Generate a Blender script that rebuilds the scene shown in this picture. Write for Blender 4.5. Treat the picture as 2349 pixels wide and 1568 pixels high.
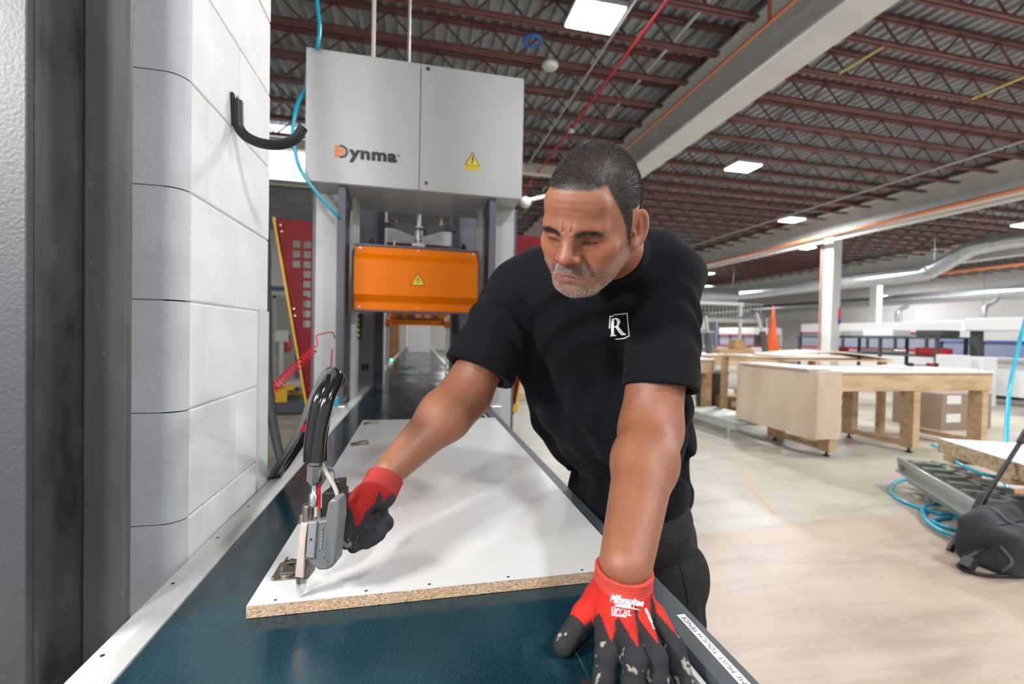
import bpy, bmesh, math, random
import numpy as np
from mathutils import Vector, Matrix
from mathutils.bvhtree import BVHTree

random.seed(7); rng = np.random.default_rng(7)
for o in list(bpy.data.objects): bpy.data.objects.remove(o)
SC = bpy.context.scene
COL = SC.collection

# ------------------------------------------------------------------ camera
FPX, PCX, PCY = 1007.0, 1174.5, 784.0          # focal length and centre for a 2349 x 1568 frame
CAM = np.array([0.0, 0.0, 1.32])
def _cam_axes(yaw, p, r):
    r0 = np.array([math.cos(yaw), -math.sin(yaw), 0]); f0 = np.array([math.sin(yaw), math.cos(yaw), 0]); z = np.array([0, 0, 1.0])
    f = f0*math.cos(p) - z*math.sin(p); u0 = z*math.cos(p) + f0*math.sin(p)
    return np.array([r0*math.cos(r)+u0*math.sin(r), u0*math.cos(r)-r0*math.sin(r), f])
CM = _cam_axes(*np.radians([12.13, .96, 1.15]))
def ray(px, py): return CM.T @ np.array([(px-PCX)/FPX, -(py-PCY)/FPX, 1.0])
def W(px, py, X=None, Y=None, Z=None, d=None):
    """measured point -> world position on a known plane (X, Y or Z) or at a known distance d"""
    r = ray(px, py)
    if d is not None: t = d
    elif X is not None: t = X/r[0]
    elif Y is not None: t = Y/r[1]
    else: t = (Z-CAM[2])/r[2]
    return CAM + r*t
cam_d = bpy.data.cameras.new('camera'); cam = bpy.data.objects.new('camera', cam_d); COL.objects.link(cam)
cam_d.sensor_width = 36.0; cam_d.lens = FPX/2349*36; cam_d.clip_start = 0.02; cam_d.clip_end = 300
mw = Matrix.Identity(4)
for i in range(3):
    mw[i][0] = CM[0][i]; mw[i][1] = CM[1][i]; mw[i][2] = -CM[2][i]; mw[i][3] = CAM[i]
cam.matrix_world = mw
cam_d.dof.use_dof = True; cam_d.dof.focus_distance = 0.76; cam_d.dof.aperture_fstop = 3.2
SC.camera = cam

# ------------------------------------------------------------------ world, exposure, lamps
SC.view_settings.view_transform = 'Standard'; SC.view_settings.look = 'None'
SC.view_settings.exposure = 0.0; SC.view_settings.gamma = 1.0; SC.view_settings.use_curve_mapping = False
wd = bpy.data.worlds.new('world'); SC.world = wd; wd.use_nodes = True
bg = wd.node_tree.nodes['Background']; bg.inputs[0].default_value = (0.93, 0.96, 1.0, 1); bg.inputs[1].default_value = 0.75
def area_lamp(name, loc, size, power, col=(1, .98, .95), target=None, sy=None):
    l = bpy.data.lights.new(name, 'AREA'); l.energy = power; l.color = col; l.size = size
    if sy: l.shape = 'RECTANGLE'; l.size_y = sy
    o = bpy.data.objects.new(name, l); COL.objects.link(o); o.location = loc
    if target is not None:
        o.rotation_euler = (Vector(target)-Vector(loc)).to_track_quat('-Z', 'Y').to_euler()
    return o
# photographer's soft light, high on the left behind the camera
area_lamp('photo_light', (-1.15, 0.05, 2.00), 0.26, 34, (1, .98, .96), target=(0.15, .9, 1.1))
FIXTURES = [(1.76, 4.38), (6.12, 7.46), (10.1, 10.35), (-1.6, 9.5), (5.0, 15.5), (13.6, 13.3), (16.5, 9.0), (14.5, 20.0), (-4.5, 13.0),
            (2.2, -1.8), (6.3, 1.6), (10.5, 3.9), (8.0, -2.5), (-1.8, -3.0), (20.5, 14.0), (9.5, 24.0), (1.5, 22.0), (24, 9.5), (24, 19), (19, 5), (17, 30), (7, 31)]  # entries from the far right pair on: lamps added to brighten the far walls
LAMP_Z = 4.66
for i, (lx, ly) in enumerate(FIXTURES):
    area_lamp('fixture_lamp', (lx, ly, LAMP_Z-.06), 0.5, (250 if lx > 9 else 190) if i else 120, (.96, .98, 1.0), target=(lx, ly, 0))

# ------------------------------------------------------------------ materials
def mat(name, col, rough=.5, metal=0, bump=0, bscale=200, var=0, vscale=8, emis=None, estr=0, spec=.5, alpha=None, trans=0, attr=None, coat=0):
    m = bpy.data.materials.new(name); m.use_nodes = True; nt = m.node_tree; b = nt.nodes['Principled BSDF']
    b.inputs['Base Color'].default_value = (*col, 1); b.inputs['Roughness'].default_value = rough; b.inputs['Metallic'].default_value = metal
    b.inputs['Specular IOR Level'].default_value = spec
    if coat: b.inputs['Coat Weight'].default_value = coat; b.inputs['Coat Roughness'].default_value = .1
    if emis: b.inputs['Emission Color'].default_value = (*emis, 1); b.inputs['Emission Strength'].default_value = estr
    if trans: b.inputs['Transmission Weight'].default_value = trans
    if alpha is not None: b.inputs['Alpha'].default_value = alpha
    src = None
    tc = nt.nodes.new('ShaderNodeTexCoord')
    if attr:
        a = nt.nodes.new('ShaderNodeVertexColor'); a.layer_name = attr; src = a.outputs['Color']; nt.links.new(src, b.inputs['Base Color'])
    if var or bump:
        n = nt.nodes.new('ShaderNodeTexNoise'); n.inputs['Scale'].default_value = vscale; n.inputs['Detail'].default_value = 6
        nt.links.new(tc.outputs['Object'], n.inputs['Vector'])
    if var:
        mp = nt.nodes.new('ShaderNodeMapRange'); mp.inputs[1].default_value = .3; mp.inputs[2].default_value = .7
        mp.inputs[3].default_value = 1-var; mp.inputs[4].default_value = 1+var
        nt.links.new(n.outputs[0], mp.inputs[0])
        mx = nt.nodes.new('ShaderNodeMix'); mx.data_type = 'RGBA'; mx.blend_type = 'MULTIPLY'; mx.inputs[0].default_value = 1
        if src: nt.links.new(src, mx.inputs[6])
        else: mx.inputs[6].default_value = (*col, 1)
        nt.links.new(mp.outputs[0], mx.inputs[7]); nt.links.new(mx.outputs[2], b.inputs['Base Color'])
    if bump:
        n2 = nt.nodes.new('ShaderNodeTexNoise'); n2.inputs['Scale'].default_value = bscale; n2.inputs['Detail'].default_value = 4
        nt.links.new(tc.outputs['Object'], n2.inputs['Vector'])
        bp = nt.nodes.new('ShaderNodeBump'); bp.inputs['Strength'].default_value = min(1, bump); bp.inputs['Distance'].default_value = .001*max(1, bump)
        nt.links.new(n2.outputs[0], bp.inputs['Height']); nt.links.new(bp.outputs[0], b.inputs['Normal'])
    return m
def ramp_mat(name, stops, scale=(1, 1, 1), nscale=10, rough=.6, detail=8, bump=0, metal=0, spec=.5, rramp=None, distort=0):
    m = bpy.data.materials.new(name); m.use_nodes = True; nt = m.node_tree; b = nt.nodes['Principled BSDF']
    b.inputs['Roughness'].default_value = rough; b.inputs['Metallic'].default_value = metal; b.inputs['Specular IOR Level'].default_value = spec
    tc = nt.nodes.new('ShaderNodeTexCoord'); mp = nt.nodes.new('ShaderNodeMapping'); mp.inputs['Scale'].default_value = scale
    nt.links.new(tc.outputs['Object'], mp.inputs[0])
    n = nt.nodes.new('ShaderNodeTexNoise'); n.inputs['Scale'].default_value = nscale; n.inputs['Detail'].default_value = detail
    n.inputs['Distortion'].default_value = distort
    nt.links.new(mp.outputs[0], n.inputs['Vector'])
    r = nt.nodes.new('ShaderNodeValToRGB'); e = r.color_ramp.elements
    while len(e) < len(stops): e.new(.5)
    for k, (p, c) in enumerate(stops): e[k].position = p; e[k].color = (*c, 1)
    nt.links.new(n.outputs[0], r.inputs[0]); nt.links.new(r.outputs[0], b.inputs['Base Color'])
    if bump:
        bp = nt.nodes.new('ShaderNodeBump'); bp.inputs['Strength'].default_value = bump; bp.inputs['Distance'].default_value = .002
        nt.links.new(n.outputs[0], bp.inputs['Height']); nt.links.new(bp.outputs[0], b.inputs['Normal'])
    if rramp:
        mr = nt.nodes.new('ShaderNodeMapRange'); mr.inputs[1].default_value = .35; mr.inputs[2].default_value = .65
        mr.inputs[3].default_value, mr.inputs[4].default_value = rramp
        nt.links.new(n.outputs[0], mr.inputs[0]); nt.links.new(mr.outputs[0], b.inputs['Roughness'])
    return m

# ------------------------------------------------------------------ mesh builder
class MB:
    def __init__(s): s.v = []; s.f = []; s.m = []; s.sm = []
    def add(s, vs, fs, mi=0, smooth=False):
        o = len(s.v); s.v += [tuple(float(c) for c in v) for v in vs]
        for f in fs: s.f.append([i+o for i in f]); s.m.append(mi); s.sm.append(smooth)
        return s
    def box(s, x0, x1, y0, y1, z0, z1, mi=0):
        vs = [(x, y, z) for z in (z0, z1) for y in (y0, y1) for x in (x0, x1)]
        return s.add(vs, [(0, 2, 3, 1), (4, 5, 7, 6), (0, 1, 5, 4), (2, 6, 7, 3), (0, 4, 6, 2), (1, 3, 7, 5)], mi)
    def bar(s, a, b, w, h, up=(0, 0, 1), mi=0):
        a = Vector(a); b = Vector(b); d = (b-a).normalized(); u = Vector(up)
        x = d.cross(u)
        if x.length < 1e-4: x = d.cross(Vector((1, 0, 0)))
        x.normalize(); u = x.cross(d).normalized()
        vs = [p + x*(sx*w/2) + u*(sz*h/2) for p in (a, b) for sz in (-1, 1) for sx in (-1, 1)]
        return s.add(vs, [(0, 2, 3, 1), (4, 5, 7, 6), (0, 1, 5, 4), (2, 6, 7, 3), (0, 4, 6, 2), (1, 3, 7, 5)], mi)
    def tube(s, pts, r, n=10, mi=0, cap=True, smooth=True):
        pts = [Vector(p) for p in pts]; rs = r if isinstance(r, (list, tuple)) else [r]*len(pts)
        vs = []; fs = []; prev = None
        for i, p in enumerate(pts):
            t = (pts[min(i+1, len(pts)-1)]-pts[max(i-1, 0)]).normalized()
            if prev is None:
                a = t.cross(Vector((0, 0, 1)))
                if a.length < 1e-3: a = t.cross(Vector((1, 0, 0)))
                a.normalize()
            else:
                a = (prev - t*prev.dot(t)).normalized()
            prev = a; b = t.cross(a)
            for k in range(n):
                an = 2*math.pi*k/n; vs.append(p + (a*math.cos(an)+b*math.sin(an))*rs[i])
        for i in range(len(pts)-1):
            for k in range(n):
                fs.append((i*n+k, i*n+(k+1) % n, (i+1)*n+(k+1) % n, (i+1)*n+k))
        s.add(vs, fs, mi, smooth)
        if cap: s.add([vs[k] for k in range(n)], [tuple(range(n))[::-1]], mi); s.add(vs[-n:], [tuple(range(n))], mi)
        return s
    def cyl(s, a, b, r0, r1=None, n=16, mi=0, smooth=True): return s.tube([a, b], [r0, r0 if r1 is None else r1], n, mi, True, smooth)
    def lathe(s, c, prof, n=24, mi=0, axis=(0, 0, 1)):
        A = Vector(axis).normalized(); X = A.cross(Vector((0, 1, 0)));
        if X.length < .01: X = A.cross(Vector((1, 0, 0)))
        X.normalize(); Y = A.cross(X); c = Vector(c); vs = []
        for (r, h) in prof:
            for k in range(n): an = 2*math.pi*k/n; vs.append(c + A*h + (X*math.cos(an)+Y*math.sin(an))*r)
        fs = [(i*n+k, i*n+(k+1) % n, (i+1)*n+(k+1) % n, (i+1)*n+k) for i in range(len(prof)-1) for k in range(n)]
        return s.add(vs, fs, mi, True)
    def prism(s, pts, dv, mi=0):
        """closed polygon of 3-D points extruded along the vector dv"""
        n = len(pts); dv = Vector(dv); P = [Vector(p) for p in pts]
        vs = P + [p+dv for p in P]
        return s.add(vs, [tuple(range(n))[::-1], tuple(range(n, 2*n))] + [(i, (i+1) % n, n+(i+1) % n, n+i) for i in range(n)], mi)
    def mesh(s, name, mats):
        me = bpy.data.meshes.new(name); me.from_pydata(s.v, [], s.f)
        for m in (mats if isinstance(mats, (list, tuple)) else [mats]): me.materials.append(m)
        me.polygons.foreach_set('material_index', s.m); me.polygons.foreach_set('use_smooth', s.sm)
        bm = bmesh.new(); bm.from_mesh(me); bmesh.ops.recalc_face_normals(bm, faces=bm.faces); bm.to_mesh(me); bm.free()
        me.update(); return me
    def build(s, name, mats, parent=None, bevel=0, seg=2, loc=None):
        o = bpy.data.objects.new(name, s.mesh(name, mats)); COL.objects.link(o)
        if parent: o.parent = parent
        if loc is not None: o.location = loc
        if bevel:
            b = o.modifiers.new('bevel', 'BEVEL'); b.width = bevel; b.segments = seg; b.limit_method = 'ANGLE'; b.angle_limit = .7
        return o
def tag(o, label=None, cat=None, group=None, kind=None):
    if label: o['label'] = label
    if cat: o['category'] = cat
    if group: o['group'] = group
    if kind: o['kind'] = kind
    return o
def empty(name, loc=(0, 0, 0), label=None, cat=None, group=None, kind=None, rz=0):
    o = bpy.data.objects.new(name, None); COL.objects.link(o); o.location = loc; o.rotation_euler = (0, 0, rz); o.empty_display_size = .1
    return tag(o, label, cat, group, kind)
def world_mat(o):
    m = o.matrix_basis.copy() if True else None
    return world_mat(o.parent) @ o.matrix_parent_inverse @ m if o.parent else m
def keep(o, root):
    """parent o (built in world space) to root without moving it"""
    inv = world_mat(root).inverted(); o.parent = root; o.matrix_parent_inverse = inv
    return o
def copy_tree(o, parent=None):
    c = o.copy(); COL.objects.link(c); c.parent = parent
    for ch in list(o.children):
        copy_tree(ch, c)
    return c
def spline(pts, n=8):
    """Catmull-Rom through pts"""
    P = [np.array(p, float) for p in pts]; P = [2*P[0]-P[1]] + P + [2*P[-1]-P[-2]]; out = []
    for i in range(1, len(P)-2):
        for k in range(n):
            t = k/n; a, b, c, d = P[i-1:i+3]
            out.append(.5*((2*b)+(c-a)*t+(2*a-5*b+4*c-d)*t*t+(3*b-3*c+d-a)*t**3))
    out.append(P[-2]); return out
def frame4(origin, xa, ya):
    """matrix with local x along xa, local y along ya"""
    x = Vector(xa).normalized(); y = Vector(ya); y = (y-x*y.dot(x)).normalized(); z = x.cross(y); M = Matrix.Identity(4)
    for i in range(3): M[i][0] = x[i]; M[i][1] = y[i]; M[i][2] = z[i]; M[i][3] = origin[i]
    return M
def plate(name, outline, holes, th, M, material, parent=None):
    """flat plate with real holes: 2-D outline and hole polygons, thickness th, placed by matrix M"""
    cu = bpy.data.curves.new(name, 'CURVE'); cu.dimensions = '2D'; cu.fill_mode = 'BOTH'; cu.extrude = th/2
    for poly in [outline] + list(holes):
        sp = cu.splines.new('POLY'); sp.points.add(len(poly)-1); sp.use_cyclic_u = True
        for p, q in zip(sp.points, poly): p.co = (q[0], q[1], 0, 1)
    t = bpy.data.objects.new(name, cu); me = bpy.data.meshes.new_from_object(t); bpy.data.objects.remove(t)
    me.transform(M); me.materials.clear(); me.materials.append(material)
    o = bpy.data.objects.new(name, me); COL.objects.link(o)
    if parent: keep(o, parent)
    return o
def text_mesh(body, size=1, off=0, ext=.0, shear=0, xs=1, align='LEFT', space=1):
    cu = bpy.data.curves.new('t', 'FONT'); cu.body = body; cu.size = size; cu.offset = off; cu.extrude = ext; cu.shear = shear
    cu.align_x = align; cu.space_character = space; cu.resolution_u = 4
    t = bpy.data.objects.new('t', cu); me = bpy.data.meshes.new_from_object(t); bpy.data.objects.remove(t)
    if xs != 1: me.transform(Matrix.Diagonal((xs, 1, 1, 1)))
    return me
def text(name, body, M, size, material, parent=None, **k):
    me = text_mesh(body, size, **k); me.transform(M); me.materials.clear(); me.materials.append(material)
    o = bpy.data.objects.new(name, me); COL.objects.link(o)
    if parent: keep(o, parent)
    return o
def circle(cx, cy, r, n=12): return [(cx+r*math.cos(2*math.pi*k/n), cy+r*math.sin(2*math.pi*k/n)) for k in range(n)]
def rrect(x0, x1, y0, y1, r, n=3):
    out = []
    for (cx, cy, a0) in ((x1-r, y1-r, 0), (x0+r, y1-r, 90), (x0+r, y0+r, 180), (x1-r, y0+r, 270)):
        for k in range(n+1): a = math.radians(a0+90*k/n); out.append((cx+r*math.cos(a), cy+r*math.sin(a)))
    return out

# ------------------------------------------------------------------ signed-distance sculpting (surface nets)
def sd_cone(P, a, b, ra, rb):
    a = np.asarray(a, np.float32); b = np.asarray(b, np.float32); ba = b-a; L2 = float(ba@ba)
    pa = P-a; t = np.clip((pa@ba)/L2, 0, 1); d = pa - t[..., None]*ba
    return np.sqrt((d*d).sum(-1)) - (ra+(rb-ra)*t)
def sd_ell(P, c, r, Rm=None):
    q = P-np.asarray(c, np.float32)
    if Rm is not None: q = q @ np.asarray(Rm, np.float32).T      # rows of Rm are the ellipsoid's axes
    r = np.asarray(r, np.float32); k0 = np.sqrt(((q/r)**2).sum(-1)); k1 = np.sqrt(((q/(r*r))**2).sum(-1))+1e-9
    return k0*(k0-1)/k1
def smin(a, b, k):
    h = np.clip(.5+.5*(b-a)/k, 0, 1); return b*(1-h)+a*h - k*h*(1-h)
def smax(a, b, k): return -smin(-a, -b, k)
def grid_eval(fn, lo, hi, h):
    lo = np.array(lo, np.float32); n = np.ceil((np.array(hi)-lo)/h).astype(int)+1
    xs = [lo[i]+h*np.arange(n[i], dtype=np.float32) for i in range(3)]
    V = np.empty(n, np.float32); st = max(1, int(400000/(n[1]*n[2])))
    for i in range(0, n[0], st):
        G = np.stack(np.meshgrid(xs[0][i:i+st], xs[1], xs[2], indexing='ij'), -1); V[i:i+st] = fn(G)
    return V, lo
def surfnet(V, lo, h):
    S = V < 0; n = np.array(V.shape)
    cnt = np.zeros(n-1, np.int8)
    for dx in (0, 1):
        for dy in (0, 1):
            for dz in (0, 1): cnt += S[dx:n[0]-1+dx, dy:n[1]-1+dy, dz:n[2]-1+dz]
    act = (cnt > 0) & (cnt < 8); idx = np.argwhere(act); ids = -np.ones(n-1, np.int64); ids[act] = np.arange(len(idx))
    acc = np.zeros((len(idx), 3)); w = np.zeros(len(idx))
    corners = [(a, b, c) for a in (0, 1) for b in (0, 1) for c in (0, 1)]
    for c0 in corners:
        for ax in range(3):
            if c0[ax]: continue
            c1 = list(c0); c1[ax] = 1
            i0 = idx+c0; i1 = idx+c1
            v0 = V[i0[:, 0], i0[:, 1], i0[:, 2]]; v1 = V[i1[:, 0], i1[:, 1], i1[:, 2]]; m = (v0 < 0) != (v1 < 0)
            t = np.where(m, v0/(v0-v1+1e-12), 0); p = np.array(c0)+0.0; q = np.zeros((len(idx), 3)); q[:] = p; q[:, ax] = t
            acc += q*m[:, None]; w += m
    vs = lo + (idx + acc/w[:, None])*h; faces = []
    for ax in range(3):
        u, v = (ax+1) % 3, (ax+2) % 3
        sl0 = [slice(None)]*3; sl1 = [slice(None)]*3; sl0[ax] = slice(0, n[ax]-1); sl1[ax] = slice(1, n[ax])
        A = S[tuple(sl0)]; B = S[tuple(sl1)]; e = np.argwhere(A != B)
        e = e[(e[:, u] > 0) & (e[:, v] > 0) & (e[:, u] < n[u]-1) & (e[:, v] < n[v]-1)]
        inside = A[e[:, 0], e[:, 1], e[:, 2]]
        q = []
        for du, dv in ((0, 0), (-1, 0), (-1, -1), (0, -1)):
            k = e.copy(); k[:, u] += du; k[:, v] += dv; q.append(ids[k[:, 0], k[:, 1], k[:, 2]])
        q = np.stack(q, 1); q[~inside] = q[~inside][:, ::-1]; faces.append(q)
    return vs, np.concatenate(faces)
def sculpt(fn, lo, hi, h):
    V, l = grid_eval(fn, lo, hi, h); return surfnet(V, l, h)
def np_mesh(name, vs, fs, mats, cols=None, smooth=True):
    me = bpy.data.meshes.new(name); fs = np.asarray(fs); k = fs.shape[1]
    me.vertices.add(len(vs)); me.vertices.foreach_set('co', np.asarray(vs, np.float32).ravel())
    me.loops.add(fs.size); me.loops.foreach_set('vertex_index', fs.ravel().astype(np.int32))
    me.polygons.add(len(fs)); me.polygons.foreach_set('loop_start', np.arange(0, fs.size, k, dtype=np.int32))
    me.polygons.foreach_set('use_smooth', np.full(len(fs), smooth))
    for m in (mats if isinstance(mats, (list, tuple)) else [mats]): me.materials.append(m)
    if cols is not None:
        a = me.color_attributes.new('tint', 'FLOAT_COLOR', 'POINT'); c = np.ones((len(vs), 4), np.float32); c[:, :3] = cols
        a.data.foreach_set('color', c.ravel())
    me.update(calc_edges=True); me.validate(); return me
def link(name, me, parent=None):
    o = bpy.data.objects.new(name, me); COL.objects.link(o)
    if parent: keep(o, parent)
    return o
def normals(vs, fs):
    a, b, c, d = (vs[fs[:, i]] for i in range(4)); nn = np.cross(c-a, d-b); out = np.zeros_like(vs)
    for i in range(4): np.add.at(out, fs[:, i], nn)
    return out/(np.linalg.norm(out, axis=1)[:, None]+1e-12)
def strands(pos, nrm, length, wid, drn, cols):
    """short hairs: one thin triangle each"""
    n = len(pos); d = nrm + drn; d /= np.linalg.norm(d, axis=1)[:, None]
    s = np.cross(d, rng.normal(size=(n, 3))); s /= np.linalg.norm(s, axis=1)[:, None]
    L = (length*(.6+.8*rng.random(n)))[:, None]
    v = np.stack([pos - s*wid/2 - nrm*.001, pos + s*wid/2 - nrm*.001, pos + d*L], 1).reshape(-1, 3)
    return v, np.arange(3*n).reshape(-1, 3), np.repeat(cols, 3, 0)

def vnoise(P):
    """smooth value noise 0..1"""
    P = np.asarray(P, float); i = np.floor(P).astype(np.int64); f = P-i; f = f*f*(3-2*f); out = 0
    for dx in (0, 1):
        for dy in (0, 1):
            for dz in (0, 1):
                hsh = ((i[..., 0]+dx)*73856093 ^ (i[..., 1]+dy)*19349663 ^ (i[..., 2]+dz)*83492791) & 0xffff
                hsh = (hsh*40503+12345) & 0xffff
                w = (f[..., 0] if dx else 1-f[..., 0])*(f[..., 1] if dy else 1-f[..., 1])*(f[..., 2] if dz else 1-f[..., 2])
                out = out + w*hsh/65535.0
    return out
# ================================================================== SHELL OF THE HALL
M_floor = bpy.data.materials.new('concrete_floor'); M_floor.use_nodes = True
def _floor():
    nt = M_floor.node_tree; N = nt.nodes; L = nt.links; b = N['Principled BSDF']; b.inputs['Roughness'].default_value = .42
    tc = N.new('ShaderNodeTexCoord')
    def noise(sc, det=8, rough=.6, scale=None, dist=0):
        n = N.new('ShaderNodeTexNoise'); n.inputs['Scale'].default_value = sc; n.inputs['Detail'].default_value = det; n.inputs['Roughness'].default_value = rough; n.inputs['Distortion'].default_value = dist
        if scale:
            m = N.new('ShaderNodeMapping'); m.inputs['Scale'].default_value = scale; L.new(tc.outputs['Object'], m.inputs[0]); L.new(m.outputs[0], n.inputs['Vector'])
        else: L.new(tc.outputs['Object'], n.inputs['Vector'])
        return n.outputs[0]
    def rampn(src, a, b_, c0, c1):
        r = N.new('ShaderNodeValToRGB'); r.color_ramp.elements[0].position = a; r.color_ramp.elements[1].position = b_
        r.color_ramp.elements[0].color = (*c0, 1); r.color_ramp.elements[1].color = (*c1, 1); L.new(src, r.inputs[0]); return r.outputs[0]
    def mul(a, c):
        m = N.new('ShaderNodeMix'); m.data_type = 'RGBA'; m.blend_type = 'MULTIPLY'; m.inputs[0].default_value = 1; L.new(a, m.inputs[6]); L.new(c, m.inputs[7]); return m.outputs[2]
    pale = rampn(noise(.35, 4), .35, .65, (.44, .395, .325), (.545, .505, .43))
    pink = rampn(noise(.5, 4), .35, .65, (.475, .37, .295), (.535, .43, .35))
    sx = N.new('ShaderNodeSeparateXYZ'); L.new(tc.outputs['Object'], sx.inputs[0])
    ad = N.new('ShaderNodeMath'); ad.operation = 'ADD'; L.new(sx.outputs[1], ad.inputs[0])
    ns = N.new('ShaderNodeMath'); ns.operation = 'MULTIPLY'; L.new(noise(2.2, 3), ns.inputs[0]); ns.inputs[1].default_value = .12; L.new(ns.outputs[0], ad.inputs[1])
    st = N.new('ShaderNodeMapRange'); st.inputs[1].default_value = 2.66; st.inputs[2].default_value = 2.74; L.new(ad.outputs[0], st.inputs[0])
    bm_ = N.new('ShaderNodeMix'); bm_.data_type = 'RGBA'; L.new(st.outputs[0], bm_.inputs[0]); L.new(pink, bm_.inputs[6]); L.new(pale, bm_.inputs[7]); base = bm_.outputs[2]
    base = mul(base, rampn(noise(1.3, 8), .30, .62, (.80, .79, .77), (1, 1, 1)))
    base = mul(base, rampn(noise(3.0, 9, .7, (.25, 1.6, 1), .6), .30, .52, (.74, .72, .70), (1, 1, 1)))
    base = mul(base, rampn(noise(38, 6), .25, .5, (.93, .93, .93), (1, 1, 1)))
    L.new(base, b.inputs['Base Color'])
    r = N.new('ShaderNodeMapRange'); r.inputs[3].default_value = .28; r.inputs[4].default_value = .6; L.new(noise(1.1), r.inputs[0]); L.new(r.outputs[0], b.inputs['Roughness'])
_floor()
FLOOR = MB().box(-9, 28, -7, 42, -.1, 0).build('floor', M_floor); FLOOR['kind'] = 'structure'
_pts = [W(*p, Z=0) for p in ((1700, 1072), (1712, 1090), (1722, 1105), (1732, 1128), (1748, 1148), (1765, 1165), (1778, 1182))]
_m = MB(); _v = [q+np.array([s*(.012+.006*math.sin(i*2.1)), 0, .0012]) for i, q in enumerate(_pts) for s in (-1, 1)]
_m.add(_v, [(2*i, 2*i+1, 2*i+3, 2*i+2) for i in range(len(_pts)-1)]); keep(_m.build('paint_mark', mat('orange_chalk', (.60, .36, .20), .8)), FLOOR)

M_deck = mat('roof_deck', (.31, .33, .345), rough=.5, metal=.0, var=.25, vscale=3)
M_red = mat('red_oxide_steel', (.155, .066, .056), rough=.6, var=.25, vscale=6)
M_white = mat('white_paint_steel', (.62, .62, .59), rough=.55, var=.06, vscale=3)
M_cream = mat('cream_paint', (.66, .62, .54), rough=.6, var=.05, vscale=2)
CEIL = empty('ceiling', (0, 0, 0), kind='structure')
dk = MB(); x = -9.0; zs = 5.07
prof = []
while x < 28: prof += [(x, zs), (x+.045, zs), (x+.06, zs+.045), (x+.135, zs+.045)]; x += .15
vs = [(px_, y_, pz_) for y_ in (-7, 42) for (px_, pz_) in prof]; n = len(prof)
dk.add(vs, [(i, i+1, n+i+1, n+i) for i in range(n-1)]); dk.build('deck_sheet', M_deck, CEIL)
MB().box(-9, 28, -7, 42, 5.14, 5.2).build('roof_slab', M_deck, CEIL)
BX = [3.85, 11.55, 19.6]
def joist_mesh(x0, x1):
    m = MB(); zb, zt = 4.72, 5.02
    for z0, z1, w in ((zb, zb+.035, .085), (zt, zt+.045, .085)):
        e0, e1 = (x0+.32, x1-.32) if z0 == zb else (x0, x1)
        m.box(e0, e1, -w/2, -.008, z0, z1); m.box(e0, e1, .008, w/2, z0, z1)
    x = x0+.32; up = True; p = (x0+.05, 0, zt)
    m.bar(p, (x, 0, zb+.02), .02, .02); p = (x, 0, zb+.02)
    while x < x1-.62:
        q = (x+.30, 0, zt if up else zb+.02); m.bar(p, q, .018, .018); p = q; x += .30; up = not up
    m.bar(p, (x1-.05, 0, zt), .02, .02)
    return m
SPJ = .62
for bi, (a, b) in enumerate(((-8.8, BX[0]-.05), (BX[0]+.05, BX[1]-.05), (BX[1]+.05, BX[2]-.05), (BX[2]+.05, 27.8))):
    me = joist_mesh(a, b).mesh('roof_joist', M_red)
    for k in range(-6, 58):
        y = 1.62 + k*SPJ
        o = bpy.data.objects.new('roof_joist', me); COL.objects.link(o); o.parent = CEIL; o.location = (0, y, 0)
for i, bx in enumerate(BX):
    m = MB(); m.box(bx-.21, bx+.21, -7, 42, 4.30, 4.325); m.box(bx-.006, bx+.006, -7, 42, 4.325, 4.93); m.box(bx-.21, bx+.21, -7, 42, 4.93, 4.955)
    o = m.build('steel_beam', M_white); tag(o, ['white steel roof beam running over the man toward the back', 'white steel roof beam resting on the white column', 'farthest white roof beam before the right hand wall'][i], 'beam', 'white roof beams')
# cross beam, clerestory windows and the lower roof at the left rear
tag(MB().box(-8.8, 3.64, 8.6, 8.75, 4.57, 4.76).build('steel_beam', M_cream), 'cream cross beam passing behind the grey machine head', 'beam', 'white roof beams')
M_sky = mat('daylight_glass', (.9, .95, 1), rough=.3, emis=(.95, .97, 1), estr=1.6)
for i, x0 in enumerate((-8.4, -5.9, -3.4)):
    w = empty('window_%d' % (i+5), (x0, 8.8, 4.1), kind='structure')
    keep(MB().box(x0, x0+2.35, 8.80, 8.83, 4.05, 5.05).build('pane', M_sky), w)
    f = MB(); f.box(x0-.07, x0, 8.76, 8.84, 4.0, 5.07); f.box(x0+2.35, x0+2.42, 8.76, 8.84, 4.0, 5.07); f.box(x0-.07, x0+2.42, 8.76, 8.84, 3.96, 4.05); keep(f.build('window_frame', M_cream), w)
dk = MB(); y = 8.85; prof = []
while y < 12.6: prof += [(y, 3.93), (y+.05, 3.93), (y+.075, 3.985), (y+.13, 3.985)]; y += .155
n = len(prof); dk.add([(x_, a, b) for x_ in (-8.9, -1.0) for (a, b) in prof], [(i, i+1, n+i+1, n+i) for i in range(n-1)]); keep(dk.build('deck_sheet', M_deck), CEIL)
keep(MB().box(-9, -1.0, 8.72, 12.7, 3.99, 4.04).build('roof_slab', M_deck), CEIL)
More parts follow.
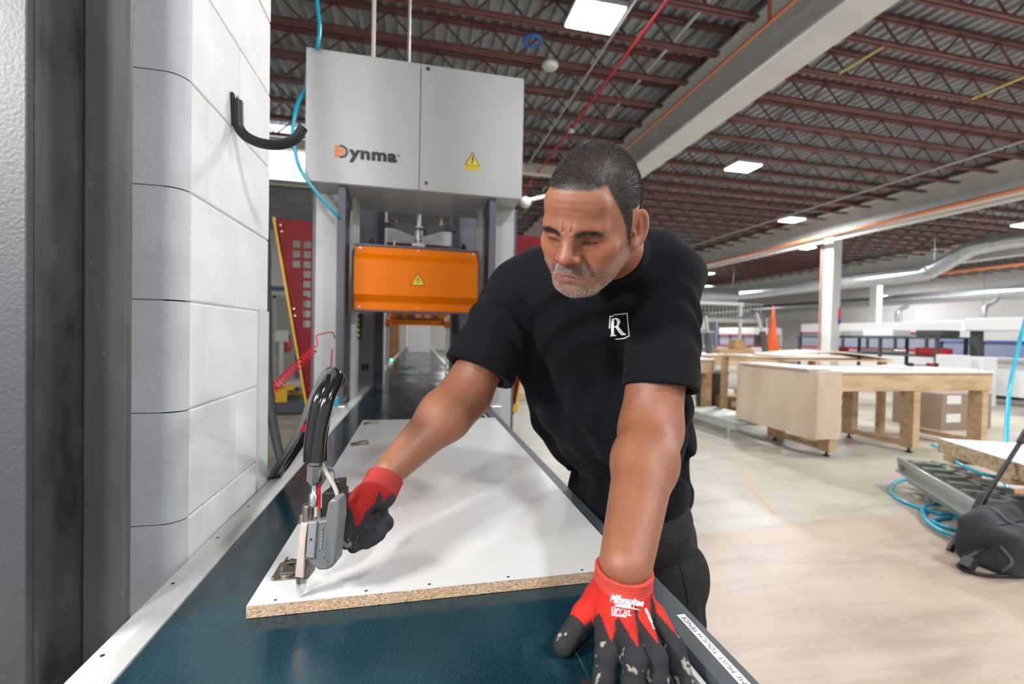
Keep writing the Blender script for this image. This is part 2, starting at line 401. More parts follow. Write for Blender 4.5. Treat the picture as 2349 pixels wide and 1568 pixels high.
# columns
def column(x, y, label):
    c = empty('steel_column', (x, y, 0), label, 'column', 'white roof columns')
    m = MB(); m.box(-.16, .16, -.16, .16, 0, 4.3); keep(m.build('shaft', M_white, bevel=.03, loc=(x, y, 0)), c)
    keep(MB().box(-.27, .27, -.27, .27, 0, .03).build('base_plate', M_white, loc=(x, y, 0)), c)
    keep(MB().box(-.25, .25, -.25, .25, 4.26, 4.3).build('cap_plate', M_white, loc=(x, y, 0)), c)
    return c
colm = column(11.5, 10.35, 'square white column with a small red and blue sign on its side')
sg = MB(); p0 = W(1921, 712, Y=10.15)
sg.box(11.58, 11.655, 10.17, 10.189, 1.95, 2.25); keep(sg.build('sign', mat('sign_red', (.6, .04, .06), .5)), colm)
keep(MB().box(11.58, 11.655, 10.17, 10.189, 1.80, 1.94).build('sign', mat('sign_blue', (.05, .06, .4), .5)), colm)
column(11.5, 22.0, 'far white column beyond the packing line'); column(19.6, 15.5, 'white column nearest the right hand wall'); column(3.85, 24.0, 'distant white column straight behind the man')
# outer walls
M_wallw = mat('far_wall_paint', (.82, .79, .74), rough=.8, var=.04, vscale=1); M_wallg = mat('grey_wall_paint', (.74, .72, .72), rough=.8, var=.04, vscale=1)
WR_ = empty('wall_right', (27, 0, 0), kind='structure')
for k in range(13):
    y0 = -6+k*3.7; MB().box(27.0, 27.1, y0, y0+3.66, 0, 5.1).build('wall_panel', M_wallg, None).parent = None
    o = bpy.data.objects[-1] if False else None
for o in [o for o in bpy.data.objects if o.name.startswith('wall_panel')]: keep(o, WR_)
WB_ = empty('wall_back', (0, 41, 0), kind='structure')
for k in range(9):
    x0 = -9+k*4.1; keep(MB().box(x0, x0+4.05, 36.0, 36.1, 0, 5.1).build('wall_panel', M_wallw), WB_)
# back wall windows
for i, x0 in enumerate((13.4, 15.6, 18.3, 20.4)):
    w = empty('window_%d' % (i+1), (x0, 35.9, 1.5), kind='structure')
    keep(MB().box(x0, x0+1.5, 35.93, 35.97, 1.6, 3.2).build('pane', M_sky), w)
    f = MB(); f.box(x0-.08, x0+1.58, 35.86, 35.95, 3.2, 3.3); f.box(x0-.08, x0+1.58, 35.86, 35.95, 1.5, 1.6); f.box(x0-.08, x0, 35.86, 35.95, 1.6, 3.2); f.box(x0+1.5, x0+1.58, 35.86, 35.95, 1.6, 3.2); f.box(x0+.72, x0+.78, 35.86, 35.95, 1.6, 3.2)
    keep(f.build('window_frame', M_white), w)
# room at the left rear, behind the block wall
M_lwall = mat('left_room_paint', (.78, .78, .76), rough=.8, var=.04, vscale=1.5)
wl = MB(); wl.box(-9, -1.15, 12.6, 12.75, 0, 5.1); wl.box(-9, -8.9, 0, 12.6, 0, 5.1)
keep(wl.build('wall_left_rear', M_lwall), CEIL) if False else wl.build('wall_left_rear', M_lwall)
bpy.data.objects['wall_left_rear']['kind'] = 'structure'
d1 = empty('door_1', (-3.2, 12.58, 0), kind='structure')
keep(MB().box(-3.62, -2.98, 12.52, 12.58, 0, 2.15).build('door_leaf', mat('door_grey', (.42, .42, .38), .6)), d1)
f = MB(); f.box(-3.7, -3.62, 12.5, 12.6, 0, 2.22); f.box(-2.98, -2.9, 12.5, 12.6, 0, 2.22); f.box(-3.7, -2.9, 12.5, 12.6, 2.15, 2.22); keep(f.build('door_frame', mat('door_frame_paint', (.55, .53, .48), .6)), d1)

# ------------------------------------------------------------------ block wall close on the left
WX = -.393
M_block = mat('white_block_paint', (.80, .808, .80), rough=.62, bump=.9, bscale=95, var=.05, vscale=14)
M_blockb = mat('blue_grey_block_paint', (.58, .595, .64), rough=.6, bump=.9, bscale=95, var=.08, vscale=10)
M_mortar = mat('painted_mortar', (.60, .61, .61), rough=.8, bump=.6, bscale=200)
WL_ = empty('wall_left', (WX, 1.05, 0), kind='structure')
keep(MB().box(-.585, WX-.0035, .885, 1.282, 0, 5.0).build('mortar_core', M_mortar), WL_)
keep(MB().box(-.585, WX-.030, .8495, .885, 0, 5.0).build('mortar_core', M_blockb), WL_)
rnd = random.Random(3); mesh_cache = {}
def block(x0, x1, y0, y1, z0, z1, m):
    sx, sy, sz = round(x1-x0, 4), round(y1-y0, 4), round(z1-z0, 4); key = (sx, sy, sz, m.name)
    if key not in mesh_cache:
        b = MB(); b.box(-sx/2, sx/2, -sy/2, sy/2, -sz/2, sz/2); mesh_cache[key] = b.mesh('block', m)
    o = bpy.data.objects.new('block', mesh_cache[key]); COL.objects.link(o); bv_ = o.modifiers.new('bevel', 'BEVEL'); bv_.width = .0035; bv_.segments = 2
    o.location = ((x0+x1)/2+rnd.uniform(-.0008, .0008), (y0+y1)/2, (z0+z1)/2); keep(o, WL_)
CH = .1905; Z0 = .9855 - 5*CH
for r in range(25):
    z0 = Z0+r*CH+.0012; z1 = z0+CH-.0024
    if z1 > 5.0: break
    yend = 1.214 if r < 7 else 1.288
    jy = .936 if r % 2 == 0 else 1.085
    ys = [.875, jy, yend]
    for a, b in zip(ys[:-1], ys[1:]): block(-.58, WX, a+.001, b-.001, z0, z1, M_block)
    # end blocks facing the camera, rounded bull-nose corner painted blue grey
    m = MB(); R_ = .030; out = []
    for k in range(15): a = math.radians(-90+90*k/14); out.append((WX-R_+R_*math.cos(a), .846+R_+R_*math.sin(a)))
    out += [(WX, .874), (-.60, .874), (-.60, .846)]
    m.prism([(q[0], q[1], z0) for q in out], (0, 0, z1-z0)); keep(m.build('block', [M_blockb]), WL_)
# smooth jamb strip on the lower part of the wall end
keep(MB().box(-.585, WX+.002, 1.219, 1.290, 0, 1.368).build('end_jamb', mat('jamb_paint', (.70, .71, .70), .5, var=.03)), WL_)
# steel column in front of the wall; face paint tones also carry light and shade
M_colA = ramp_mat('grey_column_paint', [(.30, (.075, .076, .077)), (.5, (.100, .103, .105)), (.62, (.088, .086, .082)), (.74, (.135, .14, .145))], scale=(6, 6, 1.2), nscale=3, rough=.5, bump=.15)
M_colB = ramp_mat('shaded_scuffed_column_paint', [(.30, (.022, .021, .020)), (.42, (.045, .044, .042)), (.6, (.062, .061, .058)), (.74, (.10, .10, .096))], scale=(6, 6, 2.5), nscale=4, rough=.5, bump=.25)  # recess face: scuffs, plus its shade put into a darker paint colour
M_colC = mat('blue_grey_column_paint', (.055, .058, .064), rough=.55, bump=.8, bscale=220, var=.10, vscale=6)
cs = empty('steel_stanchion', (-.45, .7, 0), 'grey painted steel column at the left edge with scuffs and chips', 'column')
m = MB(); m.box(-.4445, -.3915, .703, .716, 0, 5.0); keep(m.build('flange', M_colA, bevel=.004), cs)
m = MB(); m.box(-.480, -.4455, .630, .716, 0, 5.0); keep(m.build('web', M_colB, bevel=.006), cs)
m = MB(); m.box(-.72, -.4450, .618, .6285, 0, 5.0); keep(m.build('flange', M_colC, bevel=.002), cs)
# paint chips and scratches: small raised flakes
ch = MB(); r2 = random.Random(11)
for k in range(34):
    f_ = r2.random() < .55; z = r2.uniform(.95, 1.95); l = r2.uniform(.0008, .0028); 
    if f_: x = r2.uniform(-.462, -.405); y = .7024; ch.add([(x, y, z), (x+l*.5, y, z+l*.2), (x+l*.4, y, z+l*1.2), (x-l*.2, y, z+l)], [(0, 1, 2, 3)], 0)
    else: y = r2.uniform(.613, .695); ch.add([(-.4662, y, z), (-.4662, y+l, z+l*.2), (-.4662, y+l*.8, z+l*.5), (-.4662, y+.001, z+l*.4)], [(0, 1, 2, 3)], 1)
keep(ch.build('paint_chip', [mat('bare_chip', (.26, .265, .27), .6), mat('dark_chip', (.02, .02, .02), .7)]), cs)['kind'] = 'stuff'
# ================================================================== PERSON
Rc, Uc, Fc = CM[0], CM[1], CM[2]                 # right, up, forward of the view the measurements were taken from
def nrmz(v): v = np.asarray(v, float); return v/np.linalg.norm(v)
HC = W(1354, 505, d=.760)
_yaw, _pit, _rol = math.radians(34), math.radians(31), math.radians(14)
hf = nrmz(-math.sin(_yaw)*math.cos(_pit)*Rc - math.sin(_pit)*Uc - math.cos(_yaw)*math.cos(_pit)*Fc)
hu = nrmz(Uc - hf*(Uc@hf)); hu = nrmz(hu*math.cos(_rol) - np.cross(hf, hu)*math.sin(_rol)); hx = np.cross(hf, hu)   # hx: his right
HS = 1.0                                        # head scale
HM = np.stack([hx, hf, hu])                       # rows: local axes in world space
def h2w(p): return HC + (np.asarray(p)*HS) @ HM
def sgn(P): Q = P.copy(); Q[..., 0] = np.abs(Q[..., 0]); return Q
def head_fn(P):
    Q = sgn(P)
    d = sd_ell(P, (0, -.018, .030), (.076, .098, .090))
    d = smin(d, sd_ell(P, (0, .012, -.020), (.070, .080, .084)), .03)
    d = smin(d, sd_ell(P, (0, .018, -.066), (.053, .060, .044)), .022)            # jaw
    d = smin(d, sd_cone(Q, (.060, -.010, -.042), (.024, .064, -.090), .016, .017), .02)
    d = smin(d, sd_ell(P, (0, .076, -.094), (.021, .014, .016)), .016)            # chin
    d = smin(d, sd_ell(P, (0, .072, .050), (.048, .021, .034)), .03)              # forehead
    d = smin(d, sd_cone(Q, (.010, .0895, .0125), (.043, .0745, .0130), .0100, .0080), .020)   # brow ridge
    d = smin(d, sd_ell(Q, (.045, .060, -.022), (.019, .017, .016)), .02)          # cheekbone
    d = smin(d, sd_ell(Q, (.036, .064, -.046), (.018, .016, .024)), .018)
    # eye sockets and lids looking down
    d = smax(d, -sd_ell(Q, (.031, .100, .000), (.0165, .016, .0105)), .010)
    d = smin(d, sd_ell(Q, (.031, .0725, -.001), (.0135, .0135, .0125)), .003)
    d = smin(d, sd_cone(Q, (.018, .0835, -.0150), (.043, .0765, -.0125), .0040, .0035), .005)   # bags
    d = smax(d, -sd_cone(Q, (.0200, .0885, -.0070), (.0430, .0815, -.0065), .0013, .0011), .0012)   # lid line
    d = smax(d, -sd_cone(Q, (.019, .0885, .0025), (.045, .0815, .0025), .0012, .0010), .002)        # upper fold
    # nose
    d = smin(d, sd_cone(P, (0, .086, .014), (0, .107, -.020), .0085, .0110), .012)
    d = smin(d, sd_ell(P, (0, .112, -.027), (.0112, .0115, .0105)), .006)
    d = smin(d, sd_ell(Q, (.0142, .0975, -.0310), (.0076, .0118, .0082)), .008)
    d = smax(d, -sd_ell(Q, (.0082, .105, -.0405), (.0040, .0062, .0045)), .002)   # nostrils
    # mouth block and lips
    d = smin(d, sd_ell(P, (0, .076, -.066), (.031, .021, .024)), .014)
    d = smax(d, -sd_cone(P, (0, .099, -.044), (0, .0985, -.052), .0022, .003), .004)    # philtrum
    d = smin(d, sd_cone(Q, (0, .0925, -.0590), (.021, .0815, -.0625), .0048, .0022), .004)
    d = smin(d, sd_cone(Q, (0, .0915, -.0690), (.018, .0825, -.0665), .0058, .0025), .004)
    d = smax(d, -sd_cone(Q, (0, .0985, -.0642), (.024, .0855, -.0655), .0013, .0010), .0014)
    d = smax(d, -sd_cone(Q, (.019, .0915, -.030), (.034, .080, -.066), .0012, .0014), .008)         # nasolabial fold
    d = smax(d, -sd_ell(P, (0, .098, -.082), (.016, .007, .0045)), .006)
    # frown and forehead lines
    x, z = P[..., 0], P[..., 2]
    fm = np.exp(-((z-.050)/.018)**2)*np.exp(-(x/.045)**2)*(P[..., 1] > 0)
    d = d + .00022*fm*np.sin((z+.03*x*x/.05)*2*np.pi/.0105)
    d = smax(d, -sd_cone(Q, (.0065, .1010, .014), (.0085, .0990, .030), .0012, .0008), .003)
    # ear
    e = sd_ell(Q, (.0825, -.014, -.011), (.0065, .0195, .033), [[.84, .54, 0], [-.54, .84, 0], [0, 0, 1]])
    e = smin(e, sd_ell(Q, (.078, -.004, -.036), (.0065, .010, .011)), .006)
    e = smax(e, -sd_ell(Q, (.0865, -.009, -.006), (.0058, .0130, .0225), [[.84, .54, 0], [-.54, .84, 0], [0, 0, 1]]), .003)
    e = smin(e, sd_ell(Q, (.0830, -.010, -.005), (.0030, .0040, .014)), .004)
    e = smin(e, sd_ell(Q, (.0790, .004, -.014), (.0035, .0035, .006)), .003)       # tragus
    d = smin(d, e, .004)
    # neck, running back and down to the shoulders
    d = smin(d, sd_cone(P, (0, -.035, -.045), neckL, .056, .062), .025)
    return d
NB = W(1440, 600, d=.955)                         # base of the neck
neckL = ((NB-HC) @ HM.T)/HS
hv, hfc = sculpt(head_fn, (-.105, -.155, -.150), (.105, .135, .135), .0017)
hn = normals(hv, hfc)
# ---- skin tint by place on the face
x, y, z = hv.T; ax = np.abs(x)
def sm(a, b, v): t = np.clip((v-a)/(b-a), 0, 1); return t*t*(3-2*t)
skin = np.array([.285, .113, .060]); C = np.tile(skin, (len(hv), 1)).astype(float)
def mixc(m, c): global C; C = C*(1-m[:, None]) + np.array(c)*m[:, None]
n3 = np.sin(x*140+3*np.sin(z*90))*np.sin(z*130+2*np.sin(y*110)); C *= (1+.05*n3)[:, None]
front = sm(.03, .06, y)
mixc(.45*np.exp(-((ax-.045)**2+(z+.02)**2)/.0005)*front, (.42, .13, .07))
mixc(.40*np.exp(-(x**2+(z+.03)**2)/.00025)*front*(y > .085), (.42, .13, .075))
mixc(.5*np.exp(-((ax-.031)/.017)**2-((z+.006)/.011)**2)*front, (.20, .075, .045))          # round the eyes
lip = front*sm(.026, .020, ax)*sm(-.0765, -.0725, z)*sm(-.0545, -.0575, z)*(y > .078)
mixc(.75*lip, (.36, .105, .085))
line = np.exp(-((z+.0650+ax*.05)/.0013)**2)*(ax < .024)*front; mixc(.8*line, (.08, .03, .025))
lid = np.exp(-((z+.0070)/.0017)**2)*((ax > .019) & (ax < .044))*front; mixc(.9*lid, (.03, .015, .012))
nost = np.exp(-((ax-.0082)**2+(z+.0390)**2)/.00002)*(y > .095); mixc(.9*nost, (.05, .015, .012))
jaw = sm(-.020, -.048, z+.28*np.maximum(0, .05-y)*0 - .35*np.maximum(0, .06-y)*-1*0)
sideb = sm(.030, .050, ax)*sm(.055, .02, y)*sm(-.02, .0, y)                     # sideburn strip
beardm = np.clip(sm(-.036, -.052, z - .30*np.clip(.07-y, 0, .06)) * sm(-.035, -.005, y) + .0, 0, 1)
beardm *= 1-np.exp(-((ax)/.026)**2-((z+.0655)/.0085)**2)
beardm *= 1-.85*np.exp(-((ax-.0)/.050)**2-((z+.030)/.012)**2)
moust = np.exp(-((z+.052+ax*.10)/.0055)**2)*sm(.033, .026, ax)*front*(y > .07)
gob = np.exp(-(x/.010)**2-((z+.083)/.006)**2)
beardm = np.clip(beardm, 0, 1)
mixc(.50*beardm, (.30, .20, .16)); mixc(.55*moust, (.16, .11, .09))
hairline = .076
hl = np.where(y > .0, sm(hairline-.004, hairline+.004, z + .0*y), 0)
# hair region: top and sides, down to the ears and the nape
side = sm(.006, .0, y-(.048-.35*np.clip(.06-z, 0, .1)))*sm(-.035, -.015, z+(.6*np.clip(-.02-y, 0, .1)))
top = sm(.071, .077, z + .0*ax) * (y > -.02) + (y <= -.02)*sm(-.055, -.04, z)
hairm = np.clip(np.maximum(top, np.where(z > -.02, side, 0)), 0, 1)
burn = np.exp(-((y-.008)/.010)**2)*sm(-.045, -.03, z)*sm(.03, .0, z)*(ax > .05)
hairm = np.maximum(hairm, .8*burn)
earm = (((ax-.0735)*.84+(y+.014)*.54*.5 > -.001) & (ax > .0745) & (z < .027) & (z > -.052) & (y > -.045) & (y < .012))
hairm = np.where(earm, 0, hairm); beardm = np.where(earm, 0, beardm)
mixc(.92*hairm, (.022, .020, .021))
mixc(.35*earm.astype(float), (.42, .13, .08))
browm = np.exp(-((z-.0085-.004*np.sin(np.clip((ax-.012)/.036, 0, 1)*3.1))/.0032)**2)*sm(.010, .014, ax)*sm(.053, .042, ax)*front
mixc(.72*browm, (.03, .02, .018))
HV = h2w(hv); HN = hn @ HM
headcol = C
# ---- joints
SL = W(1528, 640, d=.945); EL = W(1492, 985, d=.865); WL = W(1434, 1296, Z=1.000)
SR = W(1190, 668, d=1.055); ER = W(1068, 905, d=.985); WR = W(893, 1080, d=.822)
C1 = W(1362, 745, d=1.05); C2 = W(1398, 950, d=1.115); C3 = W(1440, 1150, d=1.18)
def Zp(px, py, zz): return W(px, py, Z=zz)
lw = Zp(1428, 1345, .972); lce = Zp(1432, 1302, 1.000)
rw = W(868, 1128, d=.790); rce = W(884, 1094, d=.812)
def body_fn(P):
    d = sd_cone(P, NB, HC-hf*.02-hu*.045, .060, .050)
    d = smin(d, sd_ell(P, C1, (.12, .085, .13)), .03)
    d = smin(d, sd_cone(P, C1, C2, .085, .095), .03)
    d = smin(d, sd_cone(P, C2, C3, .095, .10), .03)
    d = smin(d, sd_cone(P, SR, SL, .042, .042), .02)
    k = .012
    for s, e, w, gw, r in ((SL, EL, WL, lw, (.058, .058, .0545, .0365)), (SR, ER, WR, rw, (.056, .054, .0525, .030))):
        a = sd_cone(P, s, e, r[0], r[1])
        m = e + (w-e)*.30
        f = smin(sd_cone(P, e, m, r[1]*.93, r[2]), sd_cone(P, m, w, r[2]*.98, r[3]), .03)
        f = smin(f, sd_cone(P, w, gw+(gw-w)*.5, r[3]*.85, .016), .008)
        d = smin(d, smin(a, f, .03), k)
    return d
bv, bf = sculpt(body_fn, (-.16, .44, .88), (.86, 1.42, 1.62), .0052)
bc = np.tile(skin*.97, (len(bv), 1)); bn = normals(bv, bf)
bc *= (1 + .07*np.sin(bv[:, 0]*37+2*np.sin(bv[:, 2]*29))*np.sin(bv[:, 2]*33+bv[:, 1]*21))[:, None]
# elbows redder and darker
for e in (EL, ER):
    m = .35*np.exp(-((bv-e)**2).sum(1)/.0022); bc = bc*(1-m[:, None]) + np.array((.27, .085, .05))*m[:, None]
# legs
HL = W(1500, 1190, d=1.19); HR = W(1400, 1190, d=1.33); HL = HL+np.array([.02, 0, -.04]); HR = HR+np.array([.02, 0, -.04])
FL = np.array([.68, .93, .07]); FR = np.array([.60, 1.42, .07]); KL = np.array([.65, .97, .50]); KR = np.array([.58, 1.36, .50])
def leg_fn(P):
    d = sd_cone(P, C3, (HL+HR)/2, .11, .12)
    for h, k, f in ((HL, KL, FL), (HR, KR, FR)): d = smin(d, smin(sd_cone(P, h, k, .075, .052), sd_cone(P, k, f, .055, .036), .03), .04)
    return d
lv, lf = sculpt(leg_fn, (.3, .7, .0), (.9, 1.6, 1.15), .009)
allv = np.concatenate([HV, bv, lv]); allf = np.concatenate([hfc, bf+len(HV), lf+len(HV)+len(bv)])
allc = np.concatenate([headcol, bc, np.tile(skin, (len(lv), 1))])
M_skin = mat('skin', (.3, .12, .06), rough=.42, bump=.35, bscale=900, var=.06, vscale=60, attr='tint', spec=.45)
bs = M_skin.node_tree.nodes['Principled BSDF']; bs.inputs['Subsurface Weight'].default_value = .08; bs.inputs['Subsurface Radius'].default_value = (.012, .005, .003); bs.inputs['Subsurface Scale'].default_value = .6
PERSON = empty('person', (.64, 1.15, 0), 'man in black t-shirt and red work gloves leaning over the panel with a hand tool', 'person')
body = link('body', np_mesh('body', allv, allf, M_skin, allc), PERSON)
# ---- hair, beard, eyebrows
M_hair = mat('hair', (.02, .02, .02), rough=.6, attr='tint')
def hairpatch(name, mask, count, length, wid, drn, dark, light, plight):
    tri = hfc; fm = mask[tri].mean(1); a = np.linalg.norm(np.cross(HV[tri[:, 2]]-HV[tri[:, 0]], HV[tri[:, 3]]-HV[tri[:, 1]]), axis=1)
    p = fm*a; p = p/p.sum(); pick = rng.choice(len(tri), count, p=p); u = rng.dirichlet((1, 1, 1, 1), count)
    pos = (HV[tri[pick]]*u[..., None]).sum(1); nr = (HN[tri[pick]]*u[..., None]).sum(1)
    isl = rng.random(count) < plight; c = np.where(isl[:, None], light, dark)*(.7+.6*rng.random((count, 1)))
    v, f, cc = strands(pos, nr, length, wid, np.asarray(drn)+rng.normal(size=(count, 3))*.25, c)
    o = link(name, np_mesh(name, v, f, M_hair, cc, False), PERSON); o['kind'] = 'stuff'; return o
back = -hf*.9 - hu*.1
hairpatch('hair', hairm**1.5, 70000, .0036, .00042, hf*.35+np.array([0, 0, 0]), np.array((.018, .016, .017)), np.array((.22, .21, .21)), .26)
whitem = beardm*(.10+1.0*sm(-.076, -.098, z)+.15*sm(.045, .06, ax))
hairpatch('beard', np.clip(whitem, 0, 1)**1.3, 15000, .0026, .00030, -hu*1.0, np.array((.10, .08, .07)), np.array((.66, .63, .60)), .62)
hairpatch('moustache', moust, 2600, .0036, .00034, -hu*.9, np.array((.09, .075, .065)), np.array((.62, .60, .57)), .62)
hairpatch('eyebrow', browm*(x > 0), 900, .0045, .0004, hx*1.1+hu*.2, np.array((.015, .012, .012)), np.array((.2, .18, .17)), .08)
hairpatch('eyebrow', browm*(x < 0), 900, .0045, .0004, -hx*1.1+hu*.2, np.array((.015, .012, .012)), np.array((.2, .18, .17)), .08)

hairpatch('eyelashes', np.exp(-((z+.0085)/.0012)**2)*((ax > .020) & (ax < .043))*front, 260, .0028, .00030, hf*.8-hu*1.2, np.array((.01, .008, .008)), np.array((.05, .04, .04)), .1)
# ---- t-shirt
lat1 = nrmz(SL-SR); up1 = nrmz((SL+SR)/2-C2); fw1 = nrmz(np.cross(lat1, up1)); up1 = np.cross(fw1, lat1)
pel = nrmz(HL-HR); up3 = nrmz(C2-C3); fw3 = nrmz(np.cross(pel, up3)); up3 = np.cross(fw3, pel)
R1 = np.stack([lat1, fw1, up1]); R3 = np.stack([pel, fw3, up3]); lat2 = nrmz(lat1+pel); fw2 = nrmz(np.cross(lat2, nrmz(C1-C3))); R2 = np.stack([lat2, fw2, np.cross(fw2, lat2)*1.0])
HEML = W(1514, 893, d=.885); HEMR = W(1098, 853, d=.985)
aL = nrmz(HEML-SL); aR = nrmz(HEMR-SR)
def fold(P, axis, freq, amp, ph):
    a = nrmz(axis); t = P@np.asarray(a, np.float32); w = .03*np.sin(P[..., 2]*9+P[..., 0]*6+ph)
    return amp*np.sin((t+w)*freq+ph)
C1s = C1 - lat1*.022
def shirt_fn(P):
    d = sd_ell(P, C1s+up1*.02, (.205, .122, .175), R1)
    d = smin(d, sd_ell(P, C2, (.200, .138, .17), R2), .07)
    d = smin(d, sd_ell(P, C3+up3*.02, (.185, .128, .125), R3), .07)
    d = smin(d, sd_cone(P, SR+up1*.005, SL+up1*.005, .060, .066), .05)                      # shoulders
    d = smin(d, sd_cone(P, (SL+SR)/2*.5+NB*.5, NB, .085, .070), .045)
    d = smin(d, sd_cone(P, W(1500, 588, d=.985), W(1560, 632, d=.97), .062, .055), .04)      # upper back and trapezius
    d = smin(d, sd_cone(P, NB, W(1235, 628, d=1.06), .062, .062), .04)
    d = smin(d, sd_cone(P, W(1222, 800, d=1.09), W(1262, 950, d=1.11), .050, .050), .03)
    d = smin(d, sd_cone(P, W(1540, 930, d=1.15), W(1545, 1140, d=1.20), .050, .055), .03)
    # drape folds over the belly
    q = P-C2.astype(np.float32); dn = (q@nrmz(lat2).astype(np.float32))
    low = np.clip((C1[2]-P[..., 2])/.25, 0, 1)
    d = d + .0072*low*np.sin(dn*58+9*P[..., 2]+1.3*np.sin(P[..., 2]*17)) + .0042*np.sin(dn*110-22*P[..., 2]+2*np.sin(P[..., 2]*23+1))*low
    # arched folds at the lower front
    r = np.linalg.norm(P-(C2+fw2*.12+lat2*.05+np.array([0, 0, .13])).astype(np.float32), axis=-1)
    d = d + .0060*np.sin(r*95)*np.exp(-((r-.19)/.07)**2)
    # sleeves
    sl = sd_cone(P, SL, HEML+aL*.06, .070, .076); sl = smax(sl, (P-HEML.astype(np.float32))@aL.astype(np.float32), .002)
    sr = sd_cone(P, SR, HEMR+aR*.06, .076, .084); sr = smax(sr, (P-HEMR.astype(np.float32))@aR.astype(np.float32), .002)
    for (s, a, S) in ((sl, aL, SL), (sr, aR, SR)):
        t = (P-S.astype(np.float32))@a.astype(np.float32); s += .0040*np.sin(t*85+3*np.sin(P[..., 0]*31+P[..., 1]*23))*np.clip(t/.1, 0, 1)*np.clip((.22-t)/.1, 0, 1)
    d = smin(d, sl, .018); d = smin(d, sr, .018)
    d = smax(d, -sd_cone(P, HEML-aL*.035, HEML+aL*.03, .054, .068), .004)
    d = smax(d, -sd_cone(P, HEMR-aR*.035, HEMR+aR*.03, .054, .067), .004)
    # neck opening and hem
    nd = nrmz(HC-NB); ncut = smax(-((P-(NB+nd*.092).astype(np.float32))@nd.astype(np.float32)), sd_cone(P, NB+nd*.06, HC, .090, .11), .002); d = smax(d, -ncut, .004)
    d = smax(d, -sd_cone(P, NB+nd*.03, NB+nd*.16, .058, .066), .004)
    hemz = C3[2]-.085 + .018*np.sin(P[..., 0]*14+P[..., 1]*8)
    d = smax(d, hemz-P[..., 2], .004)
    d = smax(d, -smax(sd_ell(P, C3-up3*.06, (.165, .108, .085), R3), hemz-.01-P[..., 2]*1.0-1, .002), .004)
    bd = body_fn(P) - .006; bd = smax(bd, -smax(-((P-HEML.astype(np.float32))@aL.astype(np.float32)+.006), sd_cone(P, HEML, WL, .10, .10), .001), .001); bd = smax(bd, -smax(-((P-HEMR.astype(np.float32))@aR.astype(np.float32)+.006), sd_cone(P, HEMR, WR, .10, .10), .001), .001)
    bd = smax(bd, -smax(-((P-(NB+nd*.084).astype(np.float32))@nd.astype(np.float32)), sd_cone(P, NB+nd*.06, HC, .090, .11), .001), .001); bd = smax(bd, hemz-P[..., 2], .001); d = smin(d, bd, .004)
    # keep behind the table edge
    tb = np.where(P[..., 2] < .955, .425-P[..., 0], -1.0)
    return smax(d, tb, .003)
tv, tf = sculpt(shirt_fn, (-.12, .62, .80), (.90, 1.52, 1.66), .0042)
M_shirt = mat('black_cotton', (.0050, .0062, .0082), rough=.9, bump=.6, bscale=700, var=.15, vscale=40, spec=.15)
M_shirt.node_tree.nodes['Principled BSDF'].inputs['Sheen Weight'].default_value = .02
shirt = link('t_shirt', np_mesh('t_shirt', tv, tf, M_shirt), PERSON)
# seams
def bvh_of(v, f): return BVHTree.FromPolygons([tuple(p) for p in v], [tuple(int(i) for i in q) for q in f])
shirt_bvh = bvh_of(tv, tf)
def cling(me, bvh, cpos, dist=.001):
    """lay a printed mesh onto the surface it is on, along the line from the print's viewing side"""
    for v in me.vertices:
        dv = (v.co-Vector(cpos)).normalized(); h = bvh.ray_cast(Vector(cpos), dv)
        if h[0] is not None: v.co = h[0]+h[1]*dist if h[1].dot(dv) < 0 else h[0]-h[1]*dist
    return me
def subdiv(me, n=2):
    bm = bmesh.new(); bm.from_mesh(me); bmesh.ops.triangulate(bm, faces=bm.faces)
    for _ in range(n): bmesh.ops.subdivide_edges(bm, edges=[e for e in bm.edges if e.calc_length() > .0025], cuts=1)
    bmesh.ops.triangulate(bm, faces=bm.faces); bm.to_mesh(me); bm.free(); return me
M_print = mat('white_print', (.78, .79, .80), rough=.7)
lg = MB()
def S2(a, b): return W(1370+a*110/1568, 690+b*110/1568, d=.93)
def lstroke(pts, w):
    for (a, b) in zip(pts[:-1], pts[1:]):
        a = np.array(a, float); b = np.array(b, float); t = (b-a)/np.linalg.norm(b-a); n = np.array([-t[1], t[0]])*w/2; a2 = a-t*w*.3; b2 = b+t*w*.3
        lg.add([S2(*(a2+n)), S2(*(b2+n)), S2(*(b2-n)), S2(*(a2-n))], [(0, 1, 2, 3)])
lstroke([(395, 890), (420, 490)], 36); lstroke([(420, 490), (515, 485)], 36)
lstroke([(545, 440), (985, 395), (1010, 650), (1065, 1145), (900, 1215), (600, 1240)], 36)
def lpoly(pts): lg.add([S2(*p) for p in pts], [tuple(range(len(pts)))])
lpoly([(475, 575), (545, 560), (545, 1090), (450, 1100), (445, 800)]); lpoly([(405, 1150), (450, 1090), (560, 1090), (615, 1110), (612, 1140)])
lpoly([(475, 575), (620, 540), (590, 585), (540, 600)]); lpoly([(620, 540), (720, 590), (640, 650), (590, 585)]); lpoly([(720, 590), (757, 680), (645, 740), (640, 650)])
lpoly([(757, 680), (690, 825), (630, 800), (645, 740)]); lpoly([(690, 825), (600, 865), (545, 860), (545, 828), (590, 822), (630, 800)])
lpoly([(595, 862), (685, 828), (860, 1035), (955, 1080), (945, 1108), (790, 1118), (700, 1030)])
lm = cling(subdiv(lg.mesh('chest_emblem', M_print), 2), shirt_bvh, CAM, .0012)
link('chest_emblem', lm, shirt)['label'] = 'white letter R in an open square frame printed on the chest'

